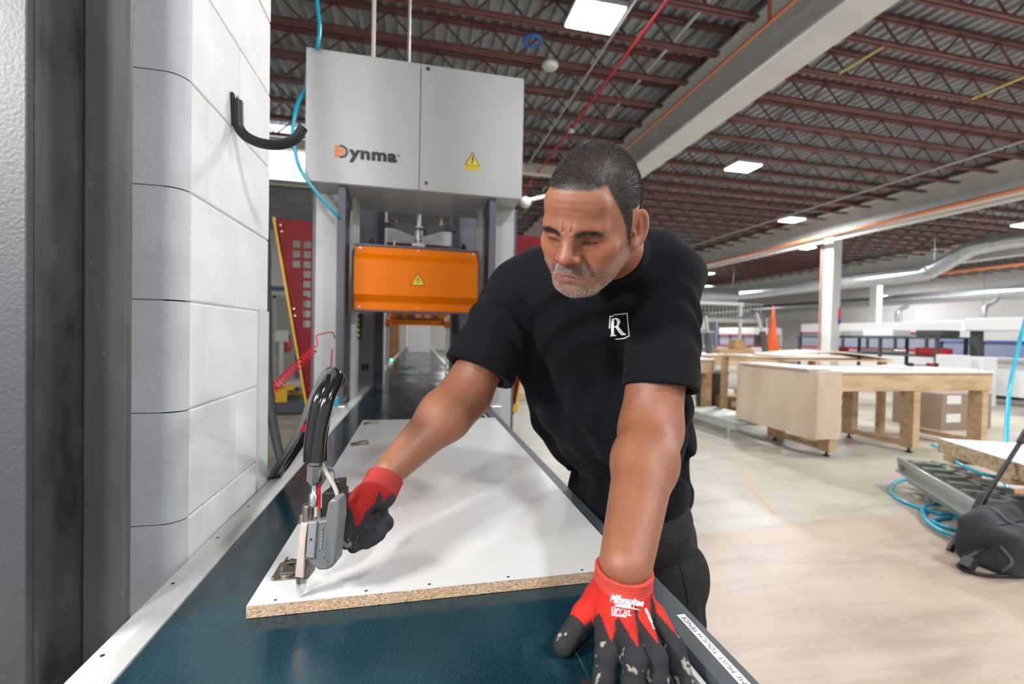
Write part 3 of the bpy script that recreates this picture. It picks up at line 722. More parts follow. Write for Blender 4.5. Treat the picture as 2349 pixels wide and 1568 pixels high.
# ---- trousers
def pants_fn(P):
    d = sd_ell(P, C3-np.array([-.01, 0, .05]), (.178, .120, .12), R3)
    for i, (h, k, f) in enumerate(((HL, KL, FL), (HR, KR, FR))):
        l = smin(sd_cone(P, h, k, .090, .075), sd_cone(P, k, f+np.array([0, 0, .02]), .078, .072), .03)
        l = l + .004*np.sin(P[..., 2]*60+8*np.sin(P[..., 0]*22+P[..., 1]*17+i)) * np.clip((.9-P[..., 2])/.2, 0, 1)
        d = smin(d, l, .04)
    # cargo pocket on the outer left thigh
    pk = sd_ell(P, HL+(KL-HL)*.30+np.array([.02, -.062, 0]), (.065, .036, .10)); d = smin(d, pk, .01)
    d = smax(d, .435-P[..., 0], .004)
    return smax(d, .05-P[..., 2], .003)
pv, pf = sculpt(pants_fn, (.40, .66, .03), (.98, 1.62, 1.20), .0075)
M_pant = mat('charcoal_canvas', (.020, .020, .0205), rough=.9, bump=.8, bscale=500, var=.2, vscale=25, spec=.25)
trousers = link('trousers', np_mesh('trousers', pv, pf, M_pant), PERSON)
pants_bvh = bvh_of(pv, pf)
def strip(pts, w, th=.003):
    Q = [Vector(W(*p, d=.7)) for p in pts]; R = []
    for q in Q:
        dv = (q-Vector(CAM)).normalized(); h = pants_bvh.ray_cast(Vector(CAM), dv)
        if h[0] is not None: R.append(h[0]-dv*th*.3)
    if len(R) > 1: keep(MB().tube(R, w, 6).build('pocket_seam', M_pant), trousers)
strip([(1560, 1290), (1568, 1320), (1575, 1350), (1580, 1385)], .0030); strip([(1510, 1296), (1535, 1292), (1560, 1288), (1590, 1275)], .0022)
strip([(1500, 1235), (1530, 1245), (1560, 1240)], .0018)
M_boot = mat('boot_leather', (.02, .018, .016), rough=.6)
for (f, dr) in ((FL, (-.9, -.35)), (FR, (-.95, -.2))):
    def boot(P, f=f, dr=np.array([*nrmz([*dr, 0])[:2], 0])):
        a = f+np.array([0, 0, -.015]); d = smin(sd_cone(P, a, a+dr*.15+np.array([0, 0, -.012]), .052, .042), sd_cone(P, a, a+np.array([0, 0, .10]), .052, .050), .02)
        return smax(d, .002-P[..., 2], .004)
    v_, f_ = sculpt(boot, (f[0]-.28, f[1]-.16, 0-.01), (f[0]+.1, f[1]+.1, .25), .008)
    link('boot', np_mesh('boot', v_, f_, M_boot), PERSON)

# ---- gloves
M_glove = mat('knit_glove', (.5, .05, .04), rough=.8, bump=.9, bscale=1100, attr='tint', spec=.3)
RED = np.array((.60, .024, .014)); CUFFR = np.array((.62, .065, .048)); BLK = np.array((.026, .027, .030)); DIRT = np.array((.36, .33, .27))
def glove(name, wrist, cuff_end, fingers, thumb, palm_k, cr, h=.0016):
    """fingers: list of (knuckle, middle joint, tip); one continuous surface, five separate fingers"""
    def fn(P):
        d = None
        for (k, p, t) in fingers:
            m = sd_cone(P, wrist, k, .024, .0145); d = m if d is None else smin(d, m, palm_k)
        d = smin(d, sd_cone(P, wrist, thumb[0], .025, .022), palm_k)
        d = smin(d, sd_cone(P, wrist+(fingers[0][0]-wrist)*.45, thumb[1], .016, .014), .014)
        for (k, p, t) in fingers:
            q = p+(t-p)*.5
            f = smin(sd_cone(P, k, p, .0146, .0132), smin(sd_cone(P, p, q, .0132, .0126), sd_cone(P, q, t, .0126, .0108), .004), .006)
            d = smin(d, f, .0035)
        f = smin(sd_cone(P, thumb[0], thumb[1], .0200, .0170), sd_cone(P, thumb[1], thumb[2], .0168, .0140), .006); d = smin(d, f, .010)
        c = sd_cone(P, wrist, cuff_end, cr*.93, cr); d = smin(d, c, .014)
        ca = nrmz(cuff_end-wrist); e = (P-cuff_end.astype(np.float32))@ca.astype(np.float32); d = smax(d, e, .002)
        t = e; d = d + .0005*np.sin(np.arctan2((P-wrist)[..., 1], (P-wrist)[..., 2])*0 + t*2*np.pi/.0042)*(np.abs(t+.012) < .013)
        return smax(d, -sd_cone(P, cuff_end-ca*.010, cuff_end+ca*.02, cr*.80, cr*.93), .002)
    pts = np.array([wrist, cuff_end] + [p for f in fingers for p in f] + list(thumb))
    v, f = sculpt(fn, pts.min(0)-.045, pts.max(0)+.045, h); return v, f
def gcol(v, n, wrist, cuff_end, fingers, thumb, dors, lat, shift=.25, reach=.62):
    """red knit on the back, black dipped coating on palm and fingers"""
    c = np.tile(RED, (len(v), 1)); segs = []
    for (k, p, t) in fingers: segs.append((k, p, t))
    best = np.full(len(v), 1e9); ft = np.zeros(len(v)); u = np.zeros(len(v)); isf = np.zeros(len(v), int)
    for i, (k, p, t) in enumerate(segs+[tuple(thumb)]):
        L1 = np.linalg.norm(p-k); L2 = np.linalg.norm(t-p)
        for (a, b, o, L) in ((k, p, 0, L1), (p, t, L1, L2)):
            ba = b-a; s = np.clip(((v-a)@ba)/(ba@ba), 0, 1); q = v-(a+s[:, None]*ba); D = np.linalg.norm(q, axis=1)
            m = D < best; best[m] = D[m]; ft[m] = ((o+s*L)/(L1+L2))[m]; u[m] = ((q@lat)/.013)[m]; isf[m] = i+1
    nd = n@dors; T = ft
    black = np.zeros(len(v), bool)
    fing = (isf > 0) & (isf <= len(segs)) & (T > .02)
    width = .85*(1-T/.56)
    black |= fing & ((np.abs(u-shift) > width) | (nd < .05))
    th = (isf == len(segs)+1) & (T > .10)
    black |= th & ((T > .60) | (nd < .25) | (u > .15+.0*T))
    black |= (nd < -.12) & (((v-cuff_end)@nrmz(cuff_end-wrist)) < -.045)
    cu = ((v-cuff_end)@nrmz(cuff_end-wrist)) > -.019
    c[black & ~cu] = BLK; c[cu] = CUFFR
    dirt = black & ~cu & (T > .5) & (vnoise(v*85)+.5*vnoise(v*260+9) > 1.13)
    c[dirt] = DIRT
    ink = dirt*0
    return c*(1+.10*rng.normal(size=(len(v), 1))*.5)
lfing = [(Zp(1388, 1428, .948), Zp(1392, 1500, .948), Zp(1380, 1596, .9115)),
         (Zp(1432, 1440, .950), Zp(1455, 1515, .951), Zp(1448, 1618, .9115)),
         (Zp(1470, 1432, .947), Zp(1503, 1508, .947), Zp(1512, 1612, .9115)),
         (Zp(1503, 1412, .942), Zp(1545, 1482, .936), Zp(1572, 1572, .9110))]
lth = (Zp(1378, 1372, .950), Zp(1342, 1412, .934), Zp(1293, 1478, .9145))
gv, gf = glove('work_glove', lw, lce, lfing, lth, .014, .040)
gn = normals(gv, gf); gl = link('work_glove', np_mesh('work_glove', gv, gf, M_glove, gcol(gv, gn, lw, lce, lfing, lth, np.array([0, -.25, .97]), nrmz(lfing[3][0]-lfing[0][0]))), PERSON)
gl['label'] = 'red and black glove pressed flat on the table edge'
gl_bvh = bvh_of(gv, gf)
def glove_text(name, body, px, py, ang, size, **k):
    me = text_mesh(body, size, **k); a = math.radians(ang)
    for v in me.vertices:
        X, Y = v.co.x, v.co.y; v.co = Vector(W(px+X*math.cos(a)+Y*math.sin(a), py+X*math.sin(a)-Y*math.cos(a), d=.55))
    me = cling(subdiv(me, 1), gl_bvh, CAM, .0009); me.materials.clear(); me.materials.append(M_print); return link(name, me, gl)
glove_text('glove_print', 'Milwaukee', 1399, 1376, 10.5, 22, off=.9, shear=.25, xs=.80)
glove_text('glove_print', '10"/ XL', 1400, 1404, 10, 16, off=.5, xs=.95)
glove_text('glove_print', '48-22-8903', 1402, 1411, 10, 7.5, off=.3)
glove_text('glove_print', 'CUT LEVEL 1', 1410, 1386, 10, 8, off=.4)
glove_text('glove_print', 'PERFORMANCE', 1477, 1396, 66, 7.5, off=.5)
ul = MB()
def gq(pts): ul.add([W(*p, d=.55) for p in pts], [tuple(range(len(pts)))])
gq([(1397, 1379), (1440, 1384), (1476, 1391), (1474, 1389), (1440, 1381)]); gq([(1400, 1394), (1425, 1386), (1440, 1390), (1470, 1399), (1440, 1395), (1420, 1391)])
me = cling(subdiv(ul.mesh('glove_print', M_print), 2), gl_bvh, CAM, .0009); link('glove_print', me, gl)
# right glove closed on the tool's grip
rw = W(868, 1128, d=.790); rce = W(884, 1094, d=.812)
rfing = [(W(806, 1150, d=.750), W(786, 1174, d=.726), W(784, 1202, d=.712)),
         (W(828, 1178, d=.766), W(838, 1230, d=.738), W(812, 1252, d=.714)),
         (W(842, 1168, d=.782), W(866, 1222, d=.758), W(842, 1243, d=.732)),
         (W(854, 1155, d=.796), W(884, 1200, d=.780), W(864, 1222, d=.756))]
rth = (W(838, 1140, d=.745), W(812, 1180, d=.716), W(797, 1238, d=.694))
rv, rf = glove('work_glove', rw, rce, rfing, rth, .008, .0345)
rn = normals(rv, rf)
dd = nrmz(-Rc*.55+Uc*.45-Fc*.7)
rc = np.tile(RED*.62, (len(rv), 1))  # red dimmed: the shade on this hand is put into the knit colour
sx = (rv-rw); along = sx@nrmz(rfing[0][0]-rw)
pxr = (rv-CAM)@CM.T; PXv = PCX+FPX*pxr[:, 0]/pxr[:, 2]; PYv = PCY-FPX*pxr[:, 1]/pxr[:, 2]
lowr = (sx@nrmz(Rc*.72-Uc*.69)) > .017-.10*np.clip(along-.02, 0, 1)
tipd = along > .078
blk = lowr | tipd | ((rn@dd) < -.25) | (np.linalg.norm(rv-rfing[0][0], axis=1) < .021)
e_ = (rv-rce)@nrmz(rce-rw); rc[blk] = BLK*(.7+1.3*vnoise(rv[blk]*90)[:, None]); rc[e_ > -.033] = CUFFR*.62  # cuff red carries the same painted shade
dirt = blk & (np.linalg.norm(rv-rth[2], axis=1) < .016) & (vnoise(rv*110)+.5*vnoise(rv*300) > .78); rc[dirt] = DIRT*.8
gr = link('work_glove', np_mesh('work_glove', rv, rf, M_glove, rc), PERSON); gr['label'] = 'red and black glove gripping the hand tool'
# ================================================================== INFEED TABLE, PANEL, TOOL
M_bed = bpy.data.materials.new('teal_belt'); M_bed.use_nodes = True
def _bed():
    nt = M_bed.node_tree; N = nt.nodes; L = nt.links; b = N['Principled BSDF']; b.inputs['Specular IOR Level'].default_value = .55
    tc = N.new('ShaderNodeTexCoord')
    def noise(sc, det=6, scale=(1, 1, 1), dist=0):
        m = N.new('ShaderNodeMapping'); m.inputs['Scale'].default_value = scale; L.new(tc.outputs['Object'], m.inputs[0])
        n = N.new('ShaderNodeTexNoise'); n.inputs['Scale'].default_value = sc; n.inputs['Detail'].default_value = det; n.inputs['Distortion'].default_value = dist; L.new(m.outputs[0], n.inputs['Vector']); return n.outputs[0]
    def step(src, a, c, v0=0, v1=1):
        m = N.new('ShaderNodeMapRange'); m.inputs[1].default_value = a; m.inputs[2].default_value = c; m.inputs[3].default_value = v0; m.inputs[4].default_value = v1; L.new(src, m.inputs[0]); return m.outputs[0]
    def mix(f, a, c):
        m = N.new('ShaderNodeMix'); m.data_type = 'RGBA'; L.new(f, m.inputs[0])
        if isinstance(a, tuple): m.inputs[6].default_value = (*a, 1)
        else: L.new(a, m.inputs[6])
        m.inputs[7].default_value = (*c, 1); return m.outputs[2]
    c = mix(step(noise(3, 5), .35, .7), (.0018, .016, .028), (.007, .038, .050))
    c = mix(step(noise(800, 2), .62, .74, 0, .7), c, (.16, .22, .22))            # dust specks
    c = mix(step(noise(7, 8, (1, .25, 1), 1.5), .56, .78, 0, .45), c, (.10, .13, .13))   # dusty smears
    c = mix(step(noise(5, 3, (14, .35, 1), .4), .70, .72, 0, .4), c, (.22, .26, .25))   # long scratches
    L.new(c, b.inputs['Base Color']); L.new(step(noise(6, 8, (1, .4, 1), 1), .35, .7, .09, .30), b.inputs['Roughness'])
_bed()
M_alu = mat('brushed_aluminium', (.60, .61, .60), rough=.35, metal=.75, var=.08, vscale=30)
M_railw = mat('pale_grey_rail', (.60, .61, .59), rough=.4, var=.08, vscale=12)
M_railg = mat('dark_grey_rail', (.050, .062, .078), rough=.45, var=.15, vscale=20)
M_steel = mat('bright_steel', (.62, .62, .62), rough=.22, metal=1)
M_nickel = mat('nickel_hinge', (.36, .33, .28), rough=.30, metal=1, var=.3, vscale=90)
M_blk = mat('black_plastic', (.012, .012, .013), rough=.4)
TB = empty('infeed_table', (0, 1.2, 0), 'long teal topped infeed table with a pale left rail and dark right rail', 'table')
keep(MB().box(-.345, .335, -.25, 2.575, .855, .90).build('table_bed', M_bed, bevel=.002), TB)
m = MB(); m.prism([(-.346, -.25, .84), (-.346, -.25, .9015), (-.3625, -.25, .9125), (-.388, -.25, .9125), (-.388, -.25, .84)], (0, 2.83, 0)); lr = keep(m.build('left_rail', M_railw, bevel=.0008), TB); lr['label'] = 'pale grey bevelled rail along the wall side'
for y in (.33, .47, .63, .79, .95, 1.11, 1.5, 1.9, 2.3):
    s = MB(); s.cyl((-.3755, y, .9125), (-.3755, y, .9130), .0026, n=12); keep(s.build('screw_hole', M_blk), lr)
m = MB(); m.prism([(.3525, -.25, .82), (.3525, -.25, .907), (.3560, -.25, .9115), (.4035, -.25, .9115), (.4060, -.25, .909), (.4060, -.25, .82)], (0, 2.83, 0)); rr = keep(m.build('right_rail', M_railg, bevel=.0008), TB); rr['label'] = 'dark slate grey rail along the side where the man stands'
keep(MB().box(.3365, .3515, -.25, 2.575, .83, .896).build('guide_strip', mat('guide_dark', (.03, .035, .04), .35)), TB)
keep(MB().box(.3405, .3475, -.25, 2.575, .893, .9035).build('guide_strip', mat('guide_white', (.72, .72, .70), .35)), TB)
for (x, y) in ((-.35, .3), (.36, .3), (-.35, 2.3), (.36, 2.3)): keep(MB().box(x-.03, x+.03, y-.03, y+.03, 0, .84).build('leg', M_railg), TB)
keep(MB().box(-.34, .34, .27, .33, .2, .26).build('cross_bar', M_railg), TB); keep(MB().box(-.34, .34, 2.27, 2.33, .2, .26).build('cross_bar', M_railg), TB)
st = MB(); st.box(.3795, .3925, .415, .5735, .9117, .9121); stk = keep(st.build('safety_sticker', mat('sticker_white', (.80, .80, .78), .45)), TB); stk['label'] = 'narrow white sticker reading FRAME MUST TOUCH FENCE'
Mt = frame4((.3893, .4215, .9124), (0, 1, 0), (-1, 0, 0))
tm = text_mesh('FRAME MUST TOUCH FENCE', .0098, off=0, align='LEFT', space=1.04, xs=1.03)
w_ = max(v.co.x for v in tm.vertices); tm.transform(Matrix.Diagonal((.146/w_, 1, 1, 1))); tm.transform(Mt); tm.materials.clear(); tm.materials.append(mat('sticker_ink', (.015, .015, .015), .6))
link('sticker_text', tm, stk)
# rail joint brackets beside the machine
for x, y in ((-.40, 2.50), (.41, 2.50), (.43, 2.42)): keep(MB().box(x-.03, x+.03, y-.05, y+.05, .86, .925).build('rail_bracket', M_alu, bevel=.004), TB)

# ---- cabinet panel
M_mel = mat('white_melamine', (.61, .61, .60), rough=.22, var=.01, vscale=3)
M_chip = ramp_mat('particle_board_edge', [(.28, (.13, .065, .03)), (.40, (.36, .22, .12)), (.52, (.55, .38, .24)), (.64, (.66, .50, .35)), (.75, (.80, .68, .52))], scale=(1, 1, 2.6), nscale=230, rough=.85, detail=5, bump=.6, distort=1.0)
PX0, PX1, PY0, PY1 = -.2365, .3695, .6945, 2.078
PNL = empty('cabinet_panel', (.066, 1.38, .9005), 'large white melamine panel with raw particle board front edge', 'panel')
core = MB().box(PX0+.0004, PX1-.0004, PY0, PY1-.0004, .9009, .9184); keep(core.build('core_board', M_chip), PNL)['label'] = 'raw particle board edge'
holes = []
for (a, b) in ((632, 1375), (840, 1354), (985, 1339), (1166, 1322), (1335, 1306)): q = W(a, b, Z=.919); holes.append((q[0], q[1]))
for k in range(9): holes.append((PX0+.018, 1.02+k*.032))
holes += [(PX0+.10+k*.09, PY1-.018) for k in range(5)]
M0 = Matrix.Translation((0, 0, .91875))
plate('top_face', [(PX0, PY0), (PX1, PY0), (PX1, PY1), (PX0, PY1)], [circle(a, b, .0028 if i < 5 else .0015, 12) for i, (a, b) in enumerate(holes)], .0005, M0, M_mel, PNL)['label'] = 'white melamine face with drilled holes'
dh = MB()
for i, (a, b) in enumerate(holes):
    r = .0028 if i < 5 else .0015; dh.cyl((a, b, .91845), (a, b, .9186), r, n=12)
keep(dh.build('drilled_hole', mat('hole_dark', (.05, .03, .015), .9)), PNL)['kind'] = 'stuff'
keep(MB().box(PX0, PX0+.0004, PY0, PY1, .9005, .9186).build('edge_band', M_mel), PNL)

# ---- hinge plates on the panel
def hinge_at(x, y, ang, label, s=1.0):
    h = empty('hinge', (x, y, .919), label, 'hinge', 'hinge plates on the white panel', rz=ang)
    def B(name, mb, **k): o = mb.build(name, M_nickel, h, **k); return o
    outline = rrect(-.026*s, .026*s, -.019*s, .019*s, .006*s)
    m = MB(); m.prism([(a, b, 0) for a, b in outline], (0, 0, .0022)); B('base_plate', m, bevel=.0005)
    m = MB(); m.prism([(a, b, .0022) for a, b in rrect(-.022*s, .005*s, -.0125*s, .0125*s, .0115*s, 5)], (0, 0, .0035)); B('cup_rim', m, bevel=.0006)
    m = MB(); m.box(-.016*s, .001*s, -.0085*s, .0085*s, .0057, .0064); o = B('cup_spring', m)
    for yy in (-.011, .008): B('arm_rail', MB().box(-.004*s, .024*s, yy*s, (yy+.003)*s, .0022, .0105), bevel=.0005)
    B('bridge', MB().box(.006*s, .015*s, -.010*s, .010*s, .0085, .0105), bevel=.0006)
    for (sx, sy) in ((.020, 0), (.0105, .0), (-.021, .0155), (-.021, -.0155)):
        m = MB(); m.cyl((sx*s, sy*s, .002), (sx*s, sy*s, .0125 if sx > .0 and sx < .015 else .0045), .0030*s, n=12); m.box(sx*s-.0022*s, sx*s+.0022*s, sy*s-.0004, sy*s+.0004, .0046, .0048); B('screw', m)
    return h
q = W(667, 1309, Z=.919); hinge_at(q[0]-.002, q[1]+.002, math.radians(90), 'steel hinge plate right beside the nozzle of the hand tool', 1.15)
q = W(826, 1018, Z=.919); hinge_at(q[0], q[1], math.radians(15), 'steel hinge plate at the panel left edge, middle of the three', 1.15)
q = W(851, 971, Z=.919); hinge_at(q[0], q[1], math.radians(15), 'steel hinge plate at the far left corner of the panel', 1.15)

# ---- hand tool
TIP = W(688, 1369, Z=.9192); DT = float((TIP-CAM)@CM[2])
def G(px, py, dd=0.0): return W(px, py, d=DT+dd)
TL = empty('glue_gun', tuple(TIP), 'grey hot melt hand gun with steel nozzle touching the panel, gripped by the man', 'tool')
M_cop = mat('bare_metal_bar', (.80, .64, .56), rough=.34, metal=.45, var=.10, vscale=40)
M_gun = mat('grey_cast_body', (.17, .175, .18), rough=.42, metal=.2, bump=.3, bscale=500)
M_gunl = mat('light_grey_body', (.30, .31, .32), rough=.38, metal=.3)
def gext(name, pts, d0, d1, m, bevel=.0012, parent=TL, **k):
    b = MB(); A = [G(x, y, d0) for x, y in pts]; B_ = [p+(CM[2]*(d1-d0)) for p in A]; n = len(pts)
    b.add(A+B_, [tuple(range(n))[::-1], tuple(range(n, 2*n))]+[(i, (i+1) % n, n+(i+1) % n, n+i) for i in range(n)])
    return keep(b.build(name, m, bevel=bevel), parent)
nz = MB(); nz.tube([G(688, 1369), G(690, 1352), G(692, 1334), G(693, 1322)], [.0030, .0062, .0082, .0088], n=6, smooth=False); keep(nz.build('nozzle', M_steel, bevel=.0004), TL)
gext('valve_bar', [(676, 1323), (689, 1200), (706, 1199), (700, 1240), (695, 1326)], -.012, .006, M_cop)['label'] = 'bare pinkish metal bar above the nozzle'
gext('valve_side', [(695, 1324), (706, 1288), (712, 1318), (706, 1328), (697, 1330)], -.008, .010, mat('valve_side_metal', (.25, .23, .20), .4, .8))
bodyg = gext('gun_body', [(700, 1280), (707, 1197), (727, 1195), (759, 1190), (764, 1144), (776, 1142), (781, 1152), (784, 1190), (775, 1240), (764, 1300), (750, 1307), (732, 1308), (716, 1298)], -.010, .012, M_gun, .003)
gext('front_plate', [(700.5, 1279), (707, 1198), (727, 1196), (720, 1281)], -.0135, -.009, M_gunl, .0015)
gext('handle_lobe', [(746, 1185), (752, 1152), (762, 1144), (775, 1145), (779, 1160), (778, 1196), (768, 1296), (758, 1300), (752, 1240)], -.020, .010, M_gun, .005)
o_ = MB(); o_.cyl(G(714, 1236, -.0139), G(714, 1236, -.0136), .0020, n=14); keep(o_.build('bolt_hole', M_blk), TL)
for a, b in ((733, 1263), (743, 1278), (752, 1287), (738, 1215)): o_ = MB(); o_.cyl(G(a, b, -.0104), G(a, b, -.0100), .0010, n=10); keep(o_.build('bolt_hole', M_blk), TL)
# raised characters cast in the body side, too worn to read: short ribs
for k in range(6): gext('cast_rib', [(737.5-k*.7, 1208+k*9), (741-k*.7, 1208+k*9), (740.5-k*.7, 1214+k*9), (737-k*.7, 1214+k*9)], -.0112, -.0095, M_gunl, .0002)
gext('control_block', [(737, 1190), (738, 1131), (783, 1128), (783, 1190)], .004, .034, M_blk, .001)
gext('control_block', [(757, 1130), (757, 1105), (783, 1103), (783, 1130)], .010, .032, M_blk, .001)
f_ = MB(); f_.tube([G(693, 1199), G(695, 1185), G(695, 1178)], [.0055, .0055, .004], n=12); f_.tube([G(706, 1198, .004), G(708, 1155, .004)], [.0085, .0080], n=12); f_.tube([G(702, 1196, -.006), G(703, 1163, -.004)], [.0045, .0045], n=10); keep(f_.build('valve_fitting', mat('worn_nickel', (.50, .42, .38), .3, 1)), TL)['kind'] = 'stuff'
f_ = MB(); f_.tube([G(719, 1160, .006), G(720, 1132, .006), G(720.5, 1130, .006), G(721, 1108, .006)], [.0070, .0066, .0042, .0042], n=12); keep(f_.build('hose_stem', M_steel), TL)
f_ = MB(); f_.tube([G(720, 1110, .006), G(721, 1103, .006), G(721, 1102, .006), G(723, 1066, .006), G(724, 1064, .006), G(724, 1056, .006)], [.0068, .0068, .0110, .0110, .0092, .0092], n=8, smooth=False); keep(f_.build('hose_coupling', M_steel), TL)
f_ = MB(); f_.tube(spline([G(732, 1166, .006), G(732, 1130, .008), G(732, 1105, .009), G(730, 1060, .01)], 4), .0023, n=8); keep(f_.build('red_tube', mat('red_tube_plastic', (.55, .01, .015), .3)), TL)
f_ = MB(); f_.tube([G(733, 1166, .004), G(733, 1190, .004)], .0034, n=10); keep(f_.build('tube_fitting', mat('brass_fitting', (.55, .43, .30), .3, 1)), TL)
f_ = MB(); f_.tube(spline([G(736, 1052, .012), G(742, 1072, .010), G(762, 1105, .008), G(773, 1130, .006), G(776, 1146, .004)], 6), .0034, n=10); keep(f_.build('beige_cable', mat('beige_cable_plastic', (.42, .39, .33), .45)), TL)
f_ = MB(); f_.tube(spline([G(738, 1078, .03), G(752, 1073, .03), G(768, 1080, .03), G(773, 1103, .028)], 6), .0030, n=10); keep(f_.build('grey_cable', mat('grey_cable_plastic', (.25, .27, .30), .4)), TL)
# hose bundle: three strands in a shiny wrap going up, over, and down behind the rail
ctr = [G(724, 1058, .008), G(727, 1010, .012), G(733, 965, .02), G(745, 915, .03), G(762, 880, .05), G(768, 866, .075), G(757, 868, .12), G(735, 905, .20), G(712, 950, .30), G(690, 1000, .42), G(664, 1042, .50), G(636, 1082, .55), G(628, 1096, .56)]
cs_ = spline(ctr, 8); N_ = len(cs_); strs = [[], [], []]
for i, p in enumerate(cs_):
    t = nrmz(cs_[min(i+1, N_-1)]-cs_[max(i-1, 0)]); a = nrmz(np.cross(t, CM[2]+.01)); b = np.cross(t, a)
    for k in range(3): an = i*.018+k*2.094; rr_ = .0078; strs[k].append(p+(a*math.cos(an)+b*math.sin(an))*rr_)
M_wrap = mat('black_wrapped_hose', (.008, .008, .009), rough=.16, coat=.6)
HB = empty('hose_bundle', tuple(cs_[0]), 'glossy black wrapped bundle of hoses looping up from the hand gun', 'hose')
for k in range(3):
    h_ = MB(); h_.tube(strs[k], [.0108+.0005*math.sin(i*.35+k) for i in range(N_)], n=12); keep(h_.build('hose_strand', M_wrap), HB)
tg = MB(); tg.prism([G(695, 972, .30), G(706, 978, .30), G(698, 992, .30), G(688, 986, .30)], (0, .002, 0)); keep(tg.build('clip', mat('red_clip', (.6, .02, .02), .4)), HB)
# vertical black hose hanging beyond the wall
hh = MB(); hh.tube(spline([(-.70, 1.9, 4.95), (-.70, 1.9, 3.0), W(606, 500, Y=1.9), W(611, 640, Y=1.9), W(613, 760, Y=1.9), W(615, 860, Y=1.88), W(622, 940, Y=1.86), W(634, 1010, Y=1.84), W(646, 1060, Y=1.82), W(648, 1100, Y=1.80), (-.50, 1.78, .35), (-.52, 1.78, .02)], 6), .0165, n=12)
tag(hh.build('black_hose', mat('matt_black_rubber', (.022, .024, .028), .6)), 'thick matt black hose hanging down beyond the end of the block wall', 'hose')
# wall hook
HK = empty('wall_hook', tuple(W(535, 260, X=WX)), 'black rubber coated J shaped hook screwed to the white block wall', 'hook')
k0 = W(534, 212, X=WX+.004); k1 = W(537, 290, X=WX+.004)
b_ = MB(); b_.bar(tuple(k1), tuple(k0), .011, .006, up=(1, 0, 0)); keep(b_.build('mount_plate', M_blk, bevel=.002), HK)
M_rub = mat('black_rubber_sleeve', (.016, .018, .022), .45)
hy = float(k1[1]); hz = float(k1[2])
pts = [(WX+.010, hy, hz+.055), (WX+.011, hy, hz+.02), (WX+.014, hy, hz-.002), (WX+.030, hy, hz-.020), (WX+.060, hy, hz-.030), (WX+.095, hy, hz-.028), (WX+.125, hy, hz-.012), (WX+.140, hy, hz+.014)]
b_ = MB(); b_.tube(spline(pts, 6), .0105, n=14); keep(b_.build('hook_arm', M_rub), HK)
b_ = MB(); b_.cyl((WX+.008, hy, hz+.062), (WX+.012, hy, hz+.062), .004, n=10); keep(b_.build('screw', M_steel), HK)
# ================================================================== FRAME PRESS (machine over the belt)
M_mach = mat('machine_light_grey', (.46, .475, .475), rough=.33, bump=.5, bscale=330, var=.02, vscale=4)
M_slate = mat('machine_slate', (.095, .098, .125), rough=.42, bump=.3, bscale=300, var=.06)
M_slatel = mat('machine_slate_light', (.32, .33, .40), rough=.42, bump=.3, bscale=300)
M_or = mat('orange_paint', (.78, .175, .0), rough=.42, bump=.35, bscale=300, spec=.15)
M_guard = mat('guard_red', (.27, .012, .018), rough=.5, spec=.2)
M_yel = mat('guard_yellow', (.80, .46, .01), rough=.45)
MC = empty('frame_press', (0, 2.9, 0), 'tall grey frame press with orange clamp cover standing over the belt', 'machine')
YF = 2.55
M_front = Matrix(((1, 0, 0, 0), (0, 0, -1, YF-.0015), (0, 1, 0, 0), (0, 0, 0, 1)))     # local x->X, y->Z, facing the camera
hb = keep(MB().box(-.602, .586, YF, 3.05, 2.118, 2.822).build('head_box', M_mach, bevel=.003), MC)
def doorp(x0, x1, nm, lab):
    o = keep(MB().box(x0, x1, YF-.016, YF-.001, 2.119, 2.821).build(nm, M_mach, bevel=.002), MC); o['label'] = lab; return o
dl = doorp(-.602, -.0085, 'head_door', 'left grey door with the maker logo'); dr = doorp(-.0045, .586, 'head_door', 'right grey door with the warning triangle')
FM = lambda x, z, y=YF-.0165: Matrix(((1, 0, 0, x), (0, 0, -1, y), (0, 1, 0, z), (0, 0, 0, 1)))
for z in (2.797, 2.162):
    b = MB(); b.cyl((.033, YF-.0165, z), (.033, YF-.020, z), .013, .012, n=20); o = keep(b.build('door_lock', M_steel), dr)
    b = MB(); b.cyl((.033, YF-.0201, z), (.033, YF-.0206, z), .008, n=16); keep(b.build('lock_slot', M_blk), o)
# logo
M_ink = mat('logo_dark', (.018, .020, .028), .5); M_lor = mat('logo_orange', (.85, .20, .01), .5)
def flat(name, polys, m, parent, x, z, y=YF-.0168, th=.0006):
    b = MB()
    for p in polys: b.prism([(x+a, y, z+c) for a, c in p], (0, -th, 0))
    return keep(b.build(name, m), parent)
def arc(cx, cz, r0, r1, a0, a1, n=14):
    A = [math.radians(a0+(a1-a0)*k/n) for k in range(n+1)]
    return [[(cx+r0*math.cos(p), cz+r0*math.sin(p)), (cx+r1*math.cos(p), cz+r1*math.sin(p)), (cx+r1*math.cos(q), cz+r1*math.sin(q)), (cx+r0*math.cos(q), cz+r0*math.sin(q))] for p, q in zip(A[:-1], A[1:])]
LX, LZ = -.452, 2.287
lo_ = MB()
logo_o = [[(0, .018), (.025, .018), (.025, .035), (0, .035)], [(0, -.006), (.036, -.006), (.036, .013), (0, .013)], [(0, -.030), (.025, -.030), (.025, -.012), (0, -.012)]] + arc(.030, .003, .012, .021, -80, 80)
logo_d = arc(.032, .003, .024, .035, -88, 88) + [[(.024, .027), (.034, .027), (.034, .038), (.024, .038)], [(.024, -.032), (.034, -.032), (.034, -.021), (.024, -.021)]]
flat('logo_mark', logo_o, M_lor, dl, LX, LZ); flat('logo_mark', logo_d, M_ink, dl, LX, LZ)
o = text('logo_text', 'ynma', FM(LX+.078, LZ-.025, YF-.0170), .090, M_ink, dl, off=.0046, xs=1.18, space=1.10)
